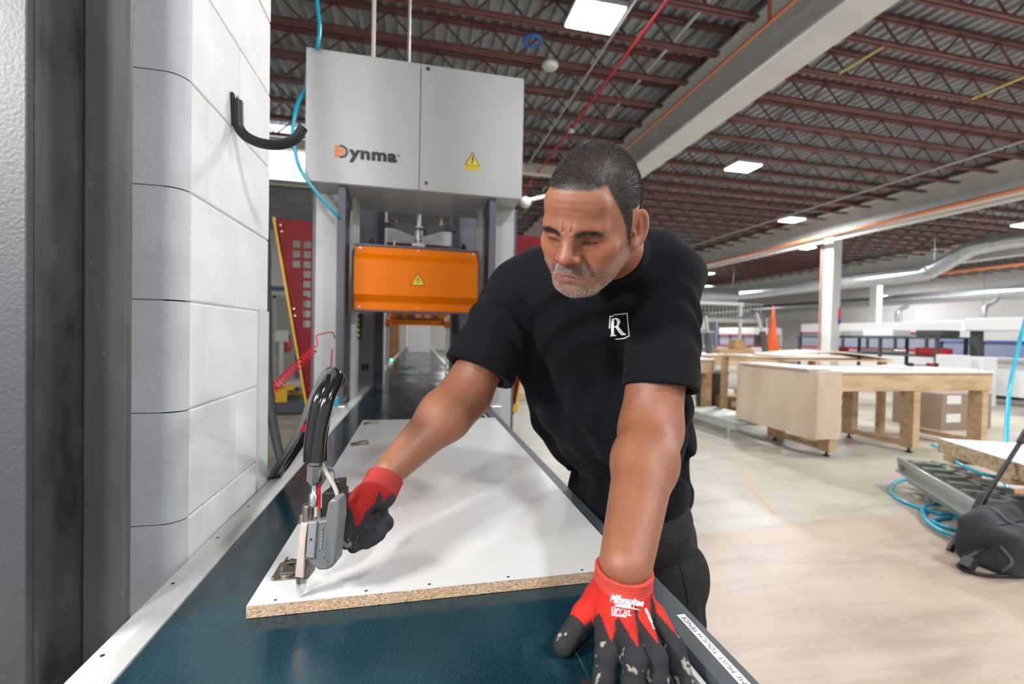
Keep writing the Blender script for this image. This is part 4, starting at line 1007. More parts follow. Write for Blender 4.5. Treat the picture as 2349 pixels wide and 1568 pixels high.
o = text('logo_text', '®', FM(LX+.325, LZ+.004, YF-.0170), .022, M_ink, dl)
# warning signs
M_wy = mat('warning_yellow', (.85, .60, .01), .45)
def warn(x, z, s, parent, y, plateh=True, bolt=True):
    flat('warning_sign', [[(-s*.55, -s*.42), (s*.55, -s*.42), (0, s*.55)]], M_ink, parent, x, z, y)
    o = flat('warning_sign', [[(-s*.46, -s*.37), (s*.46, -s*.37), (0, s*.44)]], M_wy, parent, x, z, y-.0006)
    if plateh: flat('warning_strip', [[(-s*.55, -s*.68), (s*.55, -s*.68), (s*.55, -s*.42), (-s*.55, -s*.42)]], M_wy, parent, x, z, y-.0003)
    if plateh: text('warning_text', 'HIGH VOLTAGE', FM(x-s*.46, z-s*.6, y-.0014), s*.13, M_ink, parent)
    if bolt: flat('warning_symbol', [[(.02*s, .30*s), (-.10*s, .02*s), (-.01*s, .02*s), (-.05*s, -.18*s), (-.10*s, -.16*s), (-.03*s, -.30*s), (.06*s, -.14*s), (.02*s, -.16*s), (.12*s, .08*s), (.03*s, .08*s), (.10*s, .30*s)]], M_ink, parent, x, z-.01*s, y-.0013)
    else: flat('warning_symbol', arc(0, -.10*s, .10*s, .15*s, 0, 360) + arc(0, .10*s, .05*s, .09*s, 0, 360), M_ink, parent, x, z, y-.0013)
warn(.291, 2.318, .082, dr, YF-.0168)
# columns either side
for sx in (-1, 1):
    x0, x1 = sorted((sx*.437, sx*.590))
    c = keep(MB().box(x0, x1, 2.74, 3.35, 0, 2.118).build('column_housing', M_mach, bevel=.004), MC)
    x0, x1 = sorted((sx*.590, sx*.604)); keep(MB().box(x0, x1, 2.74, 3.35, 0, 2.118).build('housing_edge', M_slate), MC)
    x0, x1 = sorted((sx*.3995, sx*.442)); dp = keep(MB().box(x0, x1, 2.565, 2.72, .922, 2.1175).build('dark_post', M_slate, bevel=.003), MC)
    x0, x1 = sorted((sx*.3985, sx*.3995)); keep(MB().box(x0, x1, 2.585, 2.72, .95, 2.02).build('post_face', mat('navy_face', (.016, .020, .034), .5)), dp)
    for z in (1.07, 1.35, 1.62, 1.9):
        b = MB(); b.cyl((sx*.398, 2.64, z), (sx*.396, 2.64, z), .006, n=10); keep(b.build('bolt', M_steel), dp)
    # pale door frame and aluminium guide behind the dark post
    x0, x1 = sorted((sx*.372, sx*.397)); keep(MB().box(x0, x1, 2.80, 2.95, .90, 2.118).build('guide_rail', M_railw, bevel=.002), MC)
    x0, x1 = sorted((sx*.362, sx*.371)); keep(MB().box(x0, x1, 2.83, 2.90, .90, 2.118).build('guide_rail', M_alu, bevel=.001), MC)
    # inner slate columns
    x0, x1 = sorted((sx*.262, sx*.452)); ic = keep(MB().box(x0, x1, 3.45, 3.75, .0, 2.6).build('inner_column', M_slatel, bevel=.004), MC)
    x0, x1 = sorted((sx*.252, sx*.300)); keep(MB().box(x0, x1, 3.40, 3.46, .0, 2.45).build('column_edge', M_slate, bevel=.003), MC)
    keep(MB().box(min(sx*.315, sx*.318), max(sx*.315, sx*.318), 3.447, 3.45, .9, 1.44).build('panel_seam', M_blk), ic)
    for (a, z) in ((.365, 1.07), (.395, 1.07), (.365, 1.04), (.395, 1.04)):
        b = MB(); b.cyl((sx*a, 3.449, z), (sx*a, 3.440, z), .010, n=10); keep(b.build('handle_knob', M_blk), ic)
    keep(MB().box(min(sx*.36, sx*.40), max(sx*.36, sx*.40), 3.438, 3.444, 1.05, 1.06).build('handle_bar', M_blk), ic)
    # rear aluminium posts by the belt
    for k, xx in enumerate((.335, .305, .275)):
        keep(MB().box(sx*xx-.008, sx*xx+.008, 4.05+.1*k, 4.10+.1*k, .85, 1.40).build('rear_post', M_alu), MC)
b = MB(); b.cyl((.507, 2.739, .80), (.507, 2.737, .80), .008, n=12); keep(b.build('bolt_hole', M_blk), MC)
# orange clamp cover: folded sheet
zc = [(1.450, 0), (1.492, 0), (1.500, -.004), (1.537, -.034), (1.742, -.034), (1.770, -.010), (1.778, 0), (1.822, 0)]
b = MB(); b.prism([(-.3655, 2.70+d, z) for z, d in zc]+[(-.3655, 2.80, 1.822), (-.3655, 2.80, 1.450)], (.7185, 0, 0)); oc = keep(b.build('clamp_cover', M_or, bevel=.002), MC)
oc['label'] = 'bright orange folded cover with a yellow warning triangle'
for x in (-.335, -.005, .325):
    for z in (1.466, 1.808): b = MB(); b.cyl((x, 2.699, z), (x, 2.694, z), .006, n=12); keep(b.build('screw', M_steel), oc)
warn(-.004, 1.632, .078, oc, 2.665, False, False)
keep(MB().box(-.37, .356, 2.69, 2.82, 1.823, 1.832).build('cover_frame', M_slate), MC); keep(MB().box(-.37, .356, 2.69, 2.82, 1.440, 1.449).build('cover_frame', M_slate), MC)
for x in (-.275, .27):
    b = MB(); b.cyl((x, 2.74, 1.832), (x, 2.74, 1.852), .014, .018, n=14); b.tube([(x, 2.74, 1.85), (x, 2.74, 1.866), (x, 2.74, 1.878)], [.016, .012, .004], n=14); keep(b.build('knob', M_blk), MC)
for x in (-.15, .015): b = MB(); b.cyl((x, 2.75, 1.832), (x+.004, 2.75, 1.87), .005, n=8); keep(b.build('pin', M_steel), MC)
# energy chain with yellow marks
b = MB(); b.bar((-.352, 2.86, 1.43), (-.352, 2.86, 1.27), .045, .03, up=(0, 1, 0)); ec = keep(b.build('cable_chain', M_blk, bevel=.003), MC)
for k in range(4): keep(MB().box(-.366, -.352, 2.843, 2.8445, 1.29+k*.032, 1.305+k*.032).build('chain_mark', M_yel), ec)
b = MB(); b.prism([(.335, 2.86, 1.44), (.375, 2.86, 1.44), (.372, 2.86, 1.39), (.345, 2.86, 1.37)], (0, .03, 0)); keep(b.build('cable_bracket', M_blk), MC)
# inside of the head: screw jack, arms, cross frame
b = MB(); b.cyl((-.006, 3.2, 2.2), (-.006, 3.2, 2.05), .016, n=14); b.cyl((-.006, 3.2, 2.07), (-.006, 3.2, 1.97), .032, n=14); b.cyl((-.006, 3.2, 1.97), (-.006, 3.2, 1.90), .014, n=14); keep(b.build('screw_jack', M_alu), MC)['kind'] = 'stuff'
keep(MB().box(-.05, .04, 3.17, 3.23, 1.93, 1.945).build('jack_collar', M_alu), MC); keep(MB().box(-.035, .025, 3.16, 3.24, 2.04, 2.055).build('jack_collar', M_slate), MC)
keep(MB().box(-.03, .02, 3.17, 3.23, 1.87, 1.905).build('jack_nut', M_blk), MC)
for sx in (-1, 1):
    b = MB(); b.prism([(-.006+sx*.03, 3.25, 2.02), (-.006+sx*.20, 3.25, 2.08), (-.006+sx*.20, 3.25, 2.11), (-.006+sx*.03, 3.25, 2.09)], (0, .04, 0)); keep(b.build('jack_arm', M_slate), MC)
    b = MB(); b.bar((sx*.20, 4.55, 2.52), (sx*.245, 4.55, 2.24), .035, .03, up=(0, 1, 0)); keep(b.build('brace', M_railw), MC)
    x0, x1 = sorted((sx*.315, sx*.375)); keep(MB().box(x0, x1, 4.45, 4.6, 0, 2.75).build('rear_column', M_railw), MC)
keep(MB().box(-.26, .26, 3.30, 3.36, 2.085, 2.11).build('cross_bar', M_slate), MC)
keep(MB().box(-.38, .38, 4.44, 4.6, 2.19, 2.33).build('cross_beam', M_railw), MC); keep(MB().box(-.31, .31, 4.40, 4.44, 2.12, 2.185).build('cross_beam', mat('brown_bar', (.10, .035, .03), .6)), MC)
b = MB(); b.prism([(-.19, 4.50, 2.34), (.17, 4.50, 2.34), (.26, 4.50, 2.62), (-.28, 4.50, 2.62)], (0, .02, 0)); keep(b.build('dark_hood', mat('hood_dark', (.07, .07, .068), .6)), MC)
keep(MB().box(-.45, .45, 4.4, 4.7, 2.62, 2.80).build('rear_head', M_mach), MC)
# second orange clamp
z0 = 1.372
b = MB(); b.box(-.245, .245, 4.20, 4.26, z0+.02, z0+.066); c2 = keep(b.build('rear_clamp', M_or, bevel=.003), MC)
keep(MB().box(-.245, .245, 4.205, 4.26, z0+.078, z0+.128).build('clamp_rail', M_or, bevel=.003), c2)
keep(MB().box(-.245, .245, 4.23, 4.28, z0+.05, z0+.13).build('clamp_backing', M_slate), c2)
for sx in (-1, 1):
    x0, x1 = sorted((sx*.245, sx*.358)); keep(MB().box(x0, x1, 4.17, 4.26, z0, z0+.066).build('clamp_block', M_or, bevel=.004), c2)
    keep(MB().box(min(sx*.27, sx*.33), max(sx*.27, sx*.33), 4.18, 4.24, z0+.066, z0+.10).build('clamp_block', M_alu), c2)
    for xx in (.265, .338): b = MB(); b.cyl((sx*xx, 4.2, z0+.10), (sx*xx, 4.2, z0+.125), .016, n=12); keep(b.build('clamp_cap', M_or), c2)
for x in (-.16, -.06, .0, .08, .17): b = MB(); b.box(x-.022, x+.022, 4.185, 4.205, z0+.085, z0+.118); keep(b.build('cylinder_block', M_alu if x in (.0, .08) else M_slate, bevel=.002), c2)
for x in (-.19, -.05, .11, .22): b = MB(); b.cyl((x, 4.199, z0+.043), (x, 4.197, z0+.043), .006, n=8); keep(b.build('bolt', M_blk), c2)
# long belt bed running through the press
BB = empty('press_belt', (0, 7, 0), 'long dark glossy belt bed running through the press to the far end', 'conveyor')
keep(MB().box(-.342, .338, 2.59, 13.0, .86, .898).build('belt_bed', M_bed), BB)
for sx in (-1, 1):
    x0, x1 = sorted((sx*.345, sx*.385)); keep(MB().box(x0, x1, 2.60, 13.0, .85, .912).build('side_rail', M_railw, bevel=.002), BB)
for y in (2.9, 5.4, 7.6, 10.0, 12.6):
    for sx in (-.33, .33): keep(MB().box(sx-.03, sx+.03, y-.03, y+.03, 0, .86).build('leg', M_railg), BB)
for y in (4.6, 6.8, 9.2): keep(MB().box(-.341, .337, y, y+.006, .8975, .8985).build('bed_joint', M_blk), BB)
tag(MB().prism([(a, 9.6, b_) for a, b_ in rrect(-.192, .262, .8990, 1.62, .04, 4)], (0, .03, 0)).build('upright_panel', M_mel, bevel=.003), 'white panel standing upright at the far end of the belt', 'panel')
for k in range(4):
    tag(MB().box(-.80, -.41, 10.3, 10.75, .45+k*.32, .765+k*.32).build('cardboard_box', mat('cardboard', (.36, .19, .09), .8, var=.1) if k == 0 else bpy.data.materials['cardboard'], bevel=.006), ['brown cardboard box at the bottom of the stack left of the belt', 'brown cardboard box second from the bottom of the stack left of the belt', 'brown cardboard box second from the top of the stack left of the belt', 'brown cardboard box on top of the stack left of the belt'][k], 'box', 'boxes stacked beside the belt')
pl = empty('wooden_pallet', (-.60, 10.5, 0), 'tall wooden crate stand carrying the cardboard boxes beside the belt', 'pallet')
M_pine = ramp_mat('pine_wood', [(.3, (.40, .25, .13)), (.5, (.56, .39, .23)), (.7, (.66, .50, .33))], scale=(1, 1, 8), nscale=6, rough=.7)
keep(MB().box(-.83, -.40, 10.25, 10.8, .40, .445).build('deck', M_pine), pl)
for x in (-.80, -.43):
    for y in (10.28, 10.76): keep(MB().box(x-.03, x+.03, y-.03, y+.03, 0, .40).build('leg', M_pine), pl)
for x in (-.85, -.425): keep(MB().box(x, x+.03, 10.21, 10.24, .40, 1.75).build('post', M_pine), pl)
# green pilot lamp
gp = MB(); gp.box(-.38, -.35, 6.5, 6.54, .913, .94); tag(gp.build('pilot_lamp', mat('green_lamp', (.05, .6, .2), .4, emis=(.1, 1, .35), estr=3)), 'tiny green lamp on the belt rail beside the boxes', 'lamp')
# ---- red safety guards
HL_ = []
for (c, r0, r1) in ((0, 0, 3), (1, 0, 9)):
    for r in range(r0, r1):
        xc = -.78+.066*c; zc_ = 1.880-.0645*r; HL_.append(rrect(xc-.0225, xc+.0225, zc_-.0225, zc_+.0225, .006))
def guard(sx, label):
    g = empty('safety_guard', (sx*.75, 3.1, 0), label, 'guard', 'red guards on the press')
    S = lambda P: [(sx*-p[0], p[1]) for p in P]
    out = [(-.905, 2.035), (-.610, 2.035), (-.610, .74), (-.690, .74)]
    Mg = Matrix(((1, 0, 0, 0), (0, 0, -1, 3.1), (0, 1, 0, 0), (0, 0, 0, 1)))
    plate('guard_plate', S(out), [S(h) for h in HL_], .004, Mg, M_guard, g)
    b = MB(); b.bar((sx*.912, 3.095, 2.04), (sx*.700, 3.095, .82), .014, .05, up=(0, 1, 0)); keep(b.build('edge_strip', M_yel), g)
    b = MB(); b.bar((sx*.700, 3.095, .82), (sx*.693, 3.095, .765), .034, .05, up=(0, 1, 0)); keep(b.build('edge_foot', M_yel), g)
    for (x, z) in ((.875, 1.995), (.868, 1.955), (.79, 1.46), (.783, 1.415), (.715, .90), (.709, .865)):
        b = MB(); b.cyl((sx*x+.0, 3.097, z), (sx*x, 3.092, z), .006, n=8); keep(b.build('bolt', M_steel), g)
    b = MB(); b.box(min(sx*.600, sx*.640), max(sx*.600, sx*.640), 3.105, 3.13, .8, 2.0); keep(b.build('mount_bracket', M_slate), g)
    return g
guard(-1, 'dark red guard plate with square holes left of the press'); guard(1, 'dark red guard plate with yellow edge half hidden right of the press')
# ---- air lines
M_blue = mat('blue_air_hose', (.0, .42, .62), rough=.25, spec=.6)
b = MB(); b.tube(spline([(-.62, 2.49, 5.0), (-.58, 2.49, 4.0), W(722, -120, Y=2.49), W(727, 0, Y=2.49), W(733, 60, Y=2.49), W(729, 105, Y=2.50), W(722, 120, Y=2.60), W(706, 170, Y=2.66), W(700, 205, Y=2.6), W(682, 240, Y=2.50), W(672, 300, Y=2.48), (W(677, 345, Y=2.48)), W(690, 390, Y=2.48), W(725, 440, Y=2.50), W(768, 488, Y=2.53), W(778, 500, Y=2.58)], 8), .0095, n=10)
tag(b.build('air_hose', M_blue), 'thin bright blue air hose curling down past the left of the machine head', 'hose')
b = MB(); hel = []
A_ = W(612, 905, Y=2.25); B_ = W(722, 800, Y=2.38); n_ = 19*12; ax_ = nrmz(B_-A_); u_ = nrmz(np.cross(ax_, [0, 1, 0])); v_ = np.cross(ax_, u_)
for i in range(n_+1): t = i/n_; an = 2*math.pi*19*t; rr_ = .023*(1-.25*t); hel.append(A_+(B_-A_)*t+(u_*math.cos(an)+v_*math.sin(an))*rr_)
b.tube(hel + spline([hel[-1], W(728, 792, Y=2.40), W(727, 770, Y=2.42), W(745, 764, Y=2.46), W(762, 762, Y=2.55), W(768, 775, Y=2.60)], 5)[1:], .0036, n=7)
tag(b.build('coiled_air_hose', mat('red_coil_plastic', (.65, .01, .03), .25)), 'coiled bright red air hose stretched beside the left guard', 'hose')
b = MB(); b.tube(spline([W(762, 800, Y=2.66), W(757, 860, Y=2.64), W(742, 915, Y=2.62), W(722, 960, Y=2.60), W(716, 1010, Y=2.58)], 5), .005, n=8); tag(b.build('air_tube', bpy.data.materials['red_coil_plastic']), 'red air tube dropping down the front of the left machine column', 'hose')
# blue fitting and valve at the rail joint
b = MB(); b.box(-.43, -.405, 2.44, 2.47, .925, .975); tag(b.build('air_fitting', M_blue, bevel=.004), 'blue fitting standing on the left rail joint', 'fitting')
ORD = ['first', 'second', 'third', 'fourth', 'fifth', 'sixth', 'seventh', 'eighth', 'ninth', 'tenth', 'eleventh', 'twelfth']
# ================================================================== RIGHT HAND SIDE AND BACKGROUND
M_ply = ramp_mat('birch_plywood', [(.3, (.56, .43, .31)), (.5, (.64, .51, .38)), (.7, (.70, .58, .45))], scale=(1, 1, .3), nscale=3, rough=.6)
M_bench = ramp_mat('bench_wood', [(.3, (.44, .28, .15)), (.5, (.56, .38, .22)), (.7, (.64, .46, .29))], scale=(1, 6, 6), nscale=2.5, rough=.6)
M_top = mat('white_laminate', (.74, .74, .71), rough=.3)
def bench(x0, x1, y0, y1, zt, legs, label, ap=.21, runner=True):
    b = empty('workbench', ((x0+x1)/2, (y0+y1)/2, 0), label, 'workbench', 'wooden workbenches')
    keep(MB().box(x0-.02, x1+.02, y0-.02, y1+.02, zt-.025, zt).build('bench_top', M_top, bevel=.003), b)
    keep(MB().box(x0, x1, y0, y0+.04, zt-ap-.025, zt-.025).build('apron', M_bench, bevel=.003), b); keep(MB().box(x0, x1, y1-.04, y1, zt-ap-.025, zt-.025).build('apron', M_bench, bevel=.003), b)
    keep(MB().box(x0, x0+.04, y0+.04, y1-.04, zt-ap-.025, zt-.025).build('apron', M_bench), b); keep(MB().box(x1-.04, x1, y0+.04, y1-.04, zt-ap-.025, zt-.025).build('apron', M_bench), b)
    for lx in legs:
        for ly in (y0+.01, y1-.16): keep(MB().box(lx, lx+.10, ly, ly+.15, .06, zt-ap-.02).build('leg', M_bench, bevel=.004), b); keep(MB().lathe((lx+.05, ly+.075, 0), [(.035, 0), (.04, .01), (.015, .02), (.012, .06)], 12).build('foot', M_blk), b)
        if runner: keep(MB().box(lx+.01, lx+.09, y0+.16, y1-.16, .07, .13).build('stretcher', M_bench, bevel=.003), b)
    return b
bench(4.40, 6.97, 4.06, 4.98, .985, (4.56, 5.76, 6.84), 'nearest long wooden workbench with white top and plywood end crate')
bench(3.2, 4.83, 6.42, 7.3, .985, (3.4, 4.70), 'wooden workbench just past the man, its right end beside the grey bin')
bench(5.8, 8.1, 8.3, 9.3, .985, (6.0, 7.9), 'third wooden workbench farther back behind the grey bin')
# plywood crate on the end of the first bench
cr = empty('plywood_crate', (4.46, 4.8, .23), 'pale plywood crate front hanging at the end of the nearest workbench', 'crate')
keep(MB().box(4.285, 4.30, 3.985, 5.22, .235, .99).build('side_panel', M_ply), cr); keep(MB().box(4.302, 4.610, 3.985, 4.0, .235, .985).build('end_panel', M_ply), cr)
keep(MB().box(4.302, 4.385, 4.004, 5.22, .235, .255).build('bottom_panel', M_ply), cr)
tag(MB().box(4.26, 4.66, 4.10, 5.15, .992, 1.012).build('white_board', M_top, bevel=.002), 'narrow white board lying on top of the plywood crate', 'board')
# curved and flat panels stacked on the bench
def bent(x0, x1, y0, y1, zf, label, m):
    b = MB(); n = 16; top = []
    for k in range(n+1): t = k/n; top.append((x0+(x1-x0)*t, zf(t)))
    vs = [(a, y, z+dz) for y in (y0, y1) for dz in (0, .018) for (a, z) in top]; N = n+1; fs = []
    for k in range(n): fs += [(k, k+1, 2*N+k+1, 2*N+k), (N+k, N+k+1, 3*N+k+1, 3*N+k), (k, k+1, N+k+1, N+k), (2*N+k, 2*N+k+1, 3*N+k+1, 3*N+k)]
    fs += [(0, N, 3*N, 2*N), (n, N+n, 3*N+n, 2*N+n)]; b.add(vs, fs, 0); return tag(b.build('curved_panel', m), label, 'panel')
bent(4.85, 6.9, 5.05, 5.6, lambda t: 1.062+.11*(1-abs(2*t-.8)**1.6 if t < .9 else .0)*.9, 'warped tan sheet lying across the back of the nearest workbench', M_ply)
tag(MB().box(4.9, 6.6, 5.75, 6.30, 1.0605, 1.08).build('white_board', M_top), 'long white board behind the warped tan sheet', 'board')
tr = MB(); tr.box(4.85, 6.7, 5.02, 6.38, 1.04, 1.06); t_ = tr.build('support_shelf', M_bench); sup = empty('panel_trestle', (5.7, 5.7, 0), 'wooden trestle behind the nearest workbench holding warped sheets', 'trestle'); keep(t_, sup)
for x in (4.9, 6.6):
    for y in (5.1, 6.26): keep(MB().box(x-.04, x+.04, y-.04, y+.04, 0, 1.04).build('leg', M_bench), sup)
tag(MB().box(5.9, 6.95, 4.2, 4.85, .986, 1.004).build('white_board', M_top), 'white board lying flat on the right end of the nearest workbench', 'board')
cl_ = empty('bar_clamp', (6.75, 4.62, 1.01), 'small red and black bar clamp on the nearest workbench', 'clamp')
keep(MB().bar((6.45, 4.62, 1.02), (6.85, 4.60, 1.02), .02, .012).build('bar', M_blk), cl_); keep(MB().cyl((6.72, 4.6, 1.03), (6.82, 4.6, 1.03), .022, n=10).build('clamp_handle', M_guard), cl_); keep(MB().box(6.83, 6.87, 4.57, 4.63, 1.005, 1.05).build('jaw', M_blk), cl_); keep(MB().box(6.43, 6.47, 4.59, 4.65, 1.005, 1.05).build('jaw', M_blk), cl_)
# waste bin
bn = empty('waste_bin', (5.16, 6.95, 0), 'grey plastic waste bin between the wooden workbenches', 'bin')
M_bin = mat('bin_grey', (.085, .095, .11), .5); keep(MB().lathe((5.16, 6.95, 0), [(0, .002), (.22, .002), (.235, .05), (.275, .68), (.295, .70), (.295, .74), (.265, .74), (.255, .68), (.21, .06), (0, .05)], 28).build('bin_body', M_bin), bn)
b = MB(); b.tube([(4.88, 6.80, .55), (4.86, 6.78, .66)], .02, 8); keep(b.build('bin_grip', M_bin), bn)
# cartons beneath the bench
M_card = bpy.data.materials['cardboard']; M_carty = mat('carton_grey_brown', (.30, .22, .17), .8, var=.08)
for (x0, x1, y0, y1, z0, z1, lab, m) in ((7.75, 8.36, 5.1, 5.8, .0, .56, 'large taupe carton with white labels behind the right bench legs', M_carty), (8.38, 8.85, 5.15, 5.8, .0, .55, 'taupe carton with two white labels at the right of the bench', M_carty)):
    c = MB().box(x0, x1, y0, y1, z0, z1).build('carton', m, bevel=.008); tag(c, lab, 'carton')
    if x0 > 7.5:
        for z in (.12, .40): keep(MB().box(x0+.1, x0+.38, y0-.003, y0, z, z+.13).build('label_sheet', M_top), c)
M_kraft = mat('kraft_box', (.34, .20, .09), .8)
for k in range(7):
    c = MB().box(5.05+k*.36, 5.37+k*.36, 6.38, 6.68, .12, .36).build('carton', M_kraft if k == 0 else M_kraft, bevel=.006); tag(c, '%s low brown carton from the left in the pallet row behind the workbench' % ORD[k], 'carton', 'row of low brown cartons on the pallet')
    keep(MB().box(5.14+k*.36, 5.26+k*.36, 6.377, 6.38, .18, .28).build('label_sheet', M_top), c)
pp = empty('pallet', (6.3, 6.53, 0), 'low wooden pallet under the row of brown cartons', 'pallet')
for k in range(7): keep(MB().box(5.0+k*.37, 5.1+k*.37, 6.33, 6.78, .09, .112).build('slat', M_pine), pp)
for y in (6.34, 6.53, 6.72): keep(MB().box(5.0, 7.6, y, y+.05, 0, .088).build('runner', M_pine), pp)
keep(MB().box(5.0, 7.55, 6.33, 6.79, .112, .118).build('deck_sheet', M_pine), pp)
# white roller strips across the floor behind the bench
M_roll = mat('zinc_roller', (.55, .58, .57), rough=.3, metal=.6)
def roller(x0, x1, y0, y1, z, label, n, m=M_roll, along='x'):
    r = empty('roller_conveyor', ((x0+x1)/2, (y0+y1)/2, 0), label, 'conveyor', 'roller conveyors')
    if along == 'x':
        for y in (y0, y1): keep(MB().box(x0, x1, y-.015, y+.015, z-.08, z+.02).build('side_channel', m), r)
        for k in range(n): x = x0+(x1-x0)*(k+.5)/n; b = MB(); b.cyl((x, y0+.02, z), (x, y1-.02, z), .025, n=8); keep(b.build('roller', m), r)
        fx = [(x, y) for x in (x0+.12, x1-.12) for y in (y0, y1)]
    else:
        for x in (x0, x1): keep(MB().box(x-.015, x+.015, y0, y1, z-.08, z+.02).build('side_channel', m), r)
        for k in range(n): y = y0+(y1-y0)*(k+.5)/n; b = MB(); b.cyl((x0+.02, y, z), (x1-.02, y, z), .025, n=8); keep(b.build('roller', m), r)
        fx = [(x, y) for x in (x0, x1) for y in (y0+.12, y1-.12)]
    for (x, y) in fx: b = MB(); b.cyl((x, y, 0), (x, y, z-.08), .022, n=8); b.cyl((x, y, 0), (x, y, .012), .06, n=10); keep(b.build('foot_post', M_alu), r)
    return r
roller(4.1, 4.75, 5.0, 6.3, .20, 'low zinc roller conveyor running under the plywood crate', 18, along='y')
roller(5.62, 10.8, 6.9, 7.7, .42, 'long pale roller conveyor across the floor behind the nearest workbench', 44)
roller(7.0, 11.0, 11.6, 12.4, .60, 'pale roller conveyor farther back toward the packing line', 40)
# ---- roller table at the lower right with chipboard stack
RT = empty('lifting_conveyor', (4.3, 2.6, 0), 'low zinc lifting frame with long channels under the chipboard stack', 'conveyor')
a = W(2062, 1047, Z=.28)*[1, 1, 0]; e = W(2248, 1152, Z=.28)*[1, 1, 0]; dv = nrmz(e-a); sd_ = np.array([-dv[1], dv[0], 0])
def bx(p, q, w, h, name, m, **k): return keep(MB().bar(tuple(p), tuple(q), w, h).build(name, m, **k), RT)
M_zinc = mat('zinc_channel', (.42, .46, .44), rough=.28, metal=.6)
U = np.array([0, 0, 1.0])
bx(a+U*.255, e+U*.255, .03, .045, 'channel', M_zinc, bevel=.004); bx(a+U*.155, e+U*.155, .05, .015, 'channel', M_zinc); bx(a+U*.20+sd_*.03, e+U*.20+sd_*.03, .012, .09, 'channel_web', M_zinc)
bx(a+U*.10+sd_*.05+dv*.12, e+U*.10+sd_*.05-dv*.1, .06, .03, 'lower_channel', M_zinc, bevel=.004); bx(a+U*.24+sd_*.25, e+U*.24+sd_*.25, .05, .08, 'channel', M_zinc, bevel=.004)
bx(a+U*.20, a+U*.20+sd_*.45, .04, .12, 'end_plate', M_zinc); bx(e+U*.20, e+U*.20+sd_*.9, .04, .12, 'end_plate', M_zinc)
for k in range(6): q = a+dv*(.15+k*.19)+U*.255; bx(q+sd_*.04, q+sd_*.40, .05, .05, 'roller', M_zinc)
for k in (.35, .95):
    q = a+dv*k+sd_*.08; b = MB(); b.cyl(tuple(q), tuple(q+U*.10), .022, n=10); b.cyl(tuple(q+U*.0), tuple(q+U*.012), .07, n=14); keep(b.build('screw_foot', M_steel), RT)
M_chipb = ramp_mat('chipboard_edges', [(.35, (.42, .29, .16)), (.5, (.58, .43, .27)), (.65, (.70, .55, .38))], scale=(1, 1, 1), nscale=30, rough=.8)
o0 = W(2150, 1004, Z=.54); o1 = W(2349, 1066, Z=.54); dx_ = nrmz(o1-o0); dy_ = np.array([-dx_[1], dx_[0], 0]);  dy_ = dy_ if dy_[0] > 0 else -dy_
for k in range(5):
    z = .430+k*.0222; L_ = 1.35; p = o0*[1, 1, 0]+U*z+dx_*rnd.uniform(0, .012); m = MB()
    q = [p, p+dx_*L_, p+dx_*L_+dy_*1.2, p+dy_*1.2]
    m.prism([tuple(c) for c in q], (0, 0, .0205), 0); o = m.build('chipboard_panel', M_chipb if k < 4 else [M_chipb], bevel=0)
    tag(o, '%s chipboard sheet from the bottom in the stack on the low zinc frame' % ORD[k] if k < 4 else 'white faced chipboard sheet on top of the stack at the right', 'board', 'chipboard sheets in the right stack' if k < 4 else None)
topf = MB(); q = [c+U*.0008 for c in [o0*[1, 1, 0]+U*(.430+4*.0222+.0205)+v for v in (dx_*.01+dy_*.004, dx_*1.34+dy_*.004, dx_*1.34+dy_*1.19, dx_*.01+dy_*1.19)]]; topf.prism([tuple(c) for c in q], (0, 0, .0006)); keep(topf.build('white_face', mat('board_white', (.80, .80, .78), .4)), o)
sl_ = empty('wooden_pallet', (4.4, 2.5, .3), 'wooden slats between the zinc frame and the chipboard stack', 'pallet')
for k in range(3):
    p = o0*[1, 1, 0]+U*.405+dx_*(.15+k*.5); keep(MB().bar(tuple(p+dy_*-.02), tuple(p+dy_*1.25), .09, .045).build('slat', M_pine), sl_)
cb = MB(); q0 = W(2265, 1150, Z=.22); cb.box(q0[0]+.35, q0[0]+1.1, q0[1]-.15, q0[1]+.35, .0, .14); tag(cb.build('cardboard_tray', M_card, bevel=.01), 'flat brown cardboard tray on the floor behind the tool bag', 'box')
# ---- blue hose: drop from the roof and coils on the floor
b = MB(); hp = [tuple(W(2520, 100, d=5.2)), tuple(W(2450, 400, d=4.9)), tuple(W(2385, 620, d=4.7)), tuple(W(2349, 745, d=4.6)), tuple(W(2335, 800, d=4.6)), tuple(W(2315, 900, d=4.5)), tuple(W(2307, 1040, d=4.0)), tuple(W(2305, 1090, d=3.8)), tuple(W(2312, 1130, d=3.6)), tuple(W(2330, 1175, d=3.4)), tuple(W(2345, 1200, Z=.03))]
b.tube(spline(hp, 8), .0165, n=10); tag(b.build('air_hose', M_blue), 'thick bright blue hose hanging down at the right edge behind the tool bag', 'hose')
b = MB(); b.tube(spline([W(2138, 1020, Z=.42), W(2160, 1030, Z=.43), W(2200, 1062, Z=.40), W(2250, 1085, Z=.38), W(2300, 1097, Z=.37), W(2349, 1104, Z=.36), W(2420, 1112, Z=.36)], 8), .013, n=10); tag(b.build('air_hose', M_blue), 'blue hose lying along the edge of the zinc frame', 'hose')
pts = [W(*p, Z=.013) for p in ((2095, 1096), (2060, 1103), (2042, 1120), (2058, 1142), (2110, 1165), (2160, 1178), (2210, 1183), (2250, 1190))]
b = MB(); b.tube(spline(pts, 8), .0135, n=10); tag(b.build('air_hose', M_blue), 'outermost loop of blue hose on the floor left of the tool bag', 'hose')
pts = [W(*p, Z=.035) for p in ((2250, 1178), (2200, 1164), (2150, 1156), (2118, 1163), (2122, 1188), (2150, 1212), (2185, 1228), (2230, 1240))]
b = MB(); b.tube(spline(pts, 8), .0135, n=10); tag(b.build('air_hose', M_blue), 'middle loops of blue hose coiled beside the tool bag', 'hose')
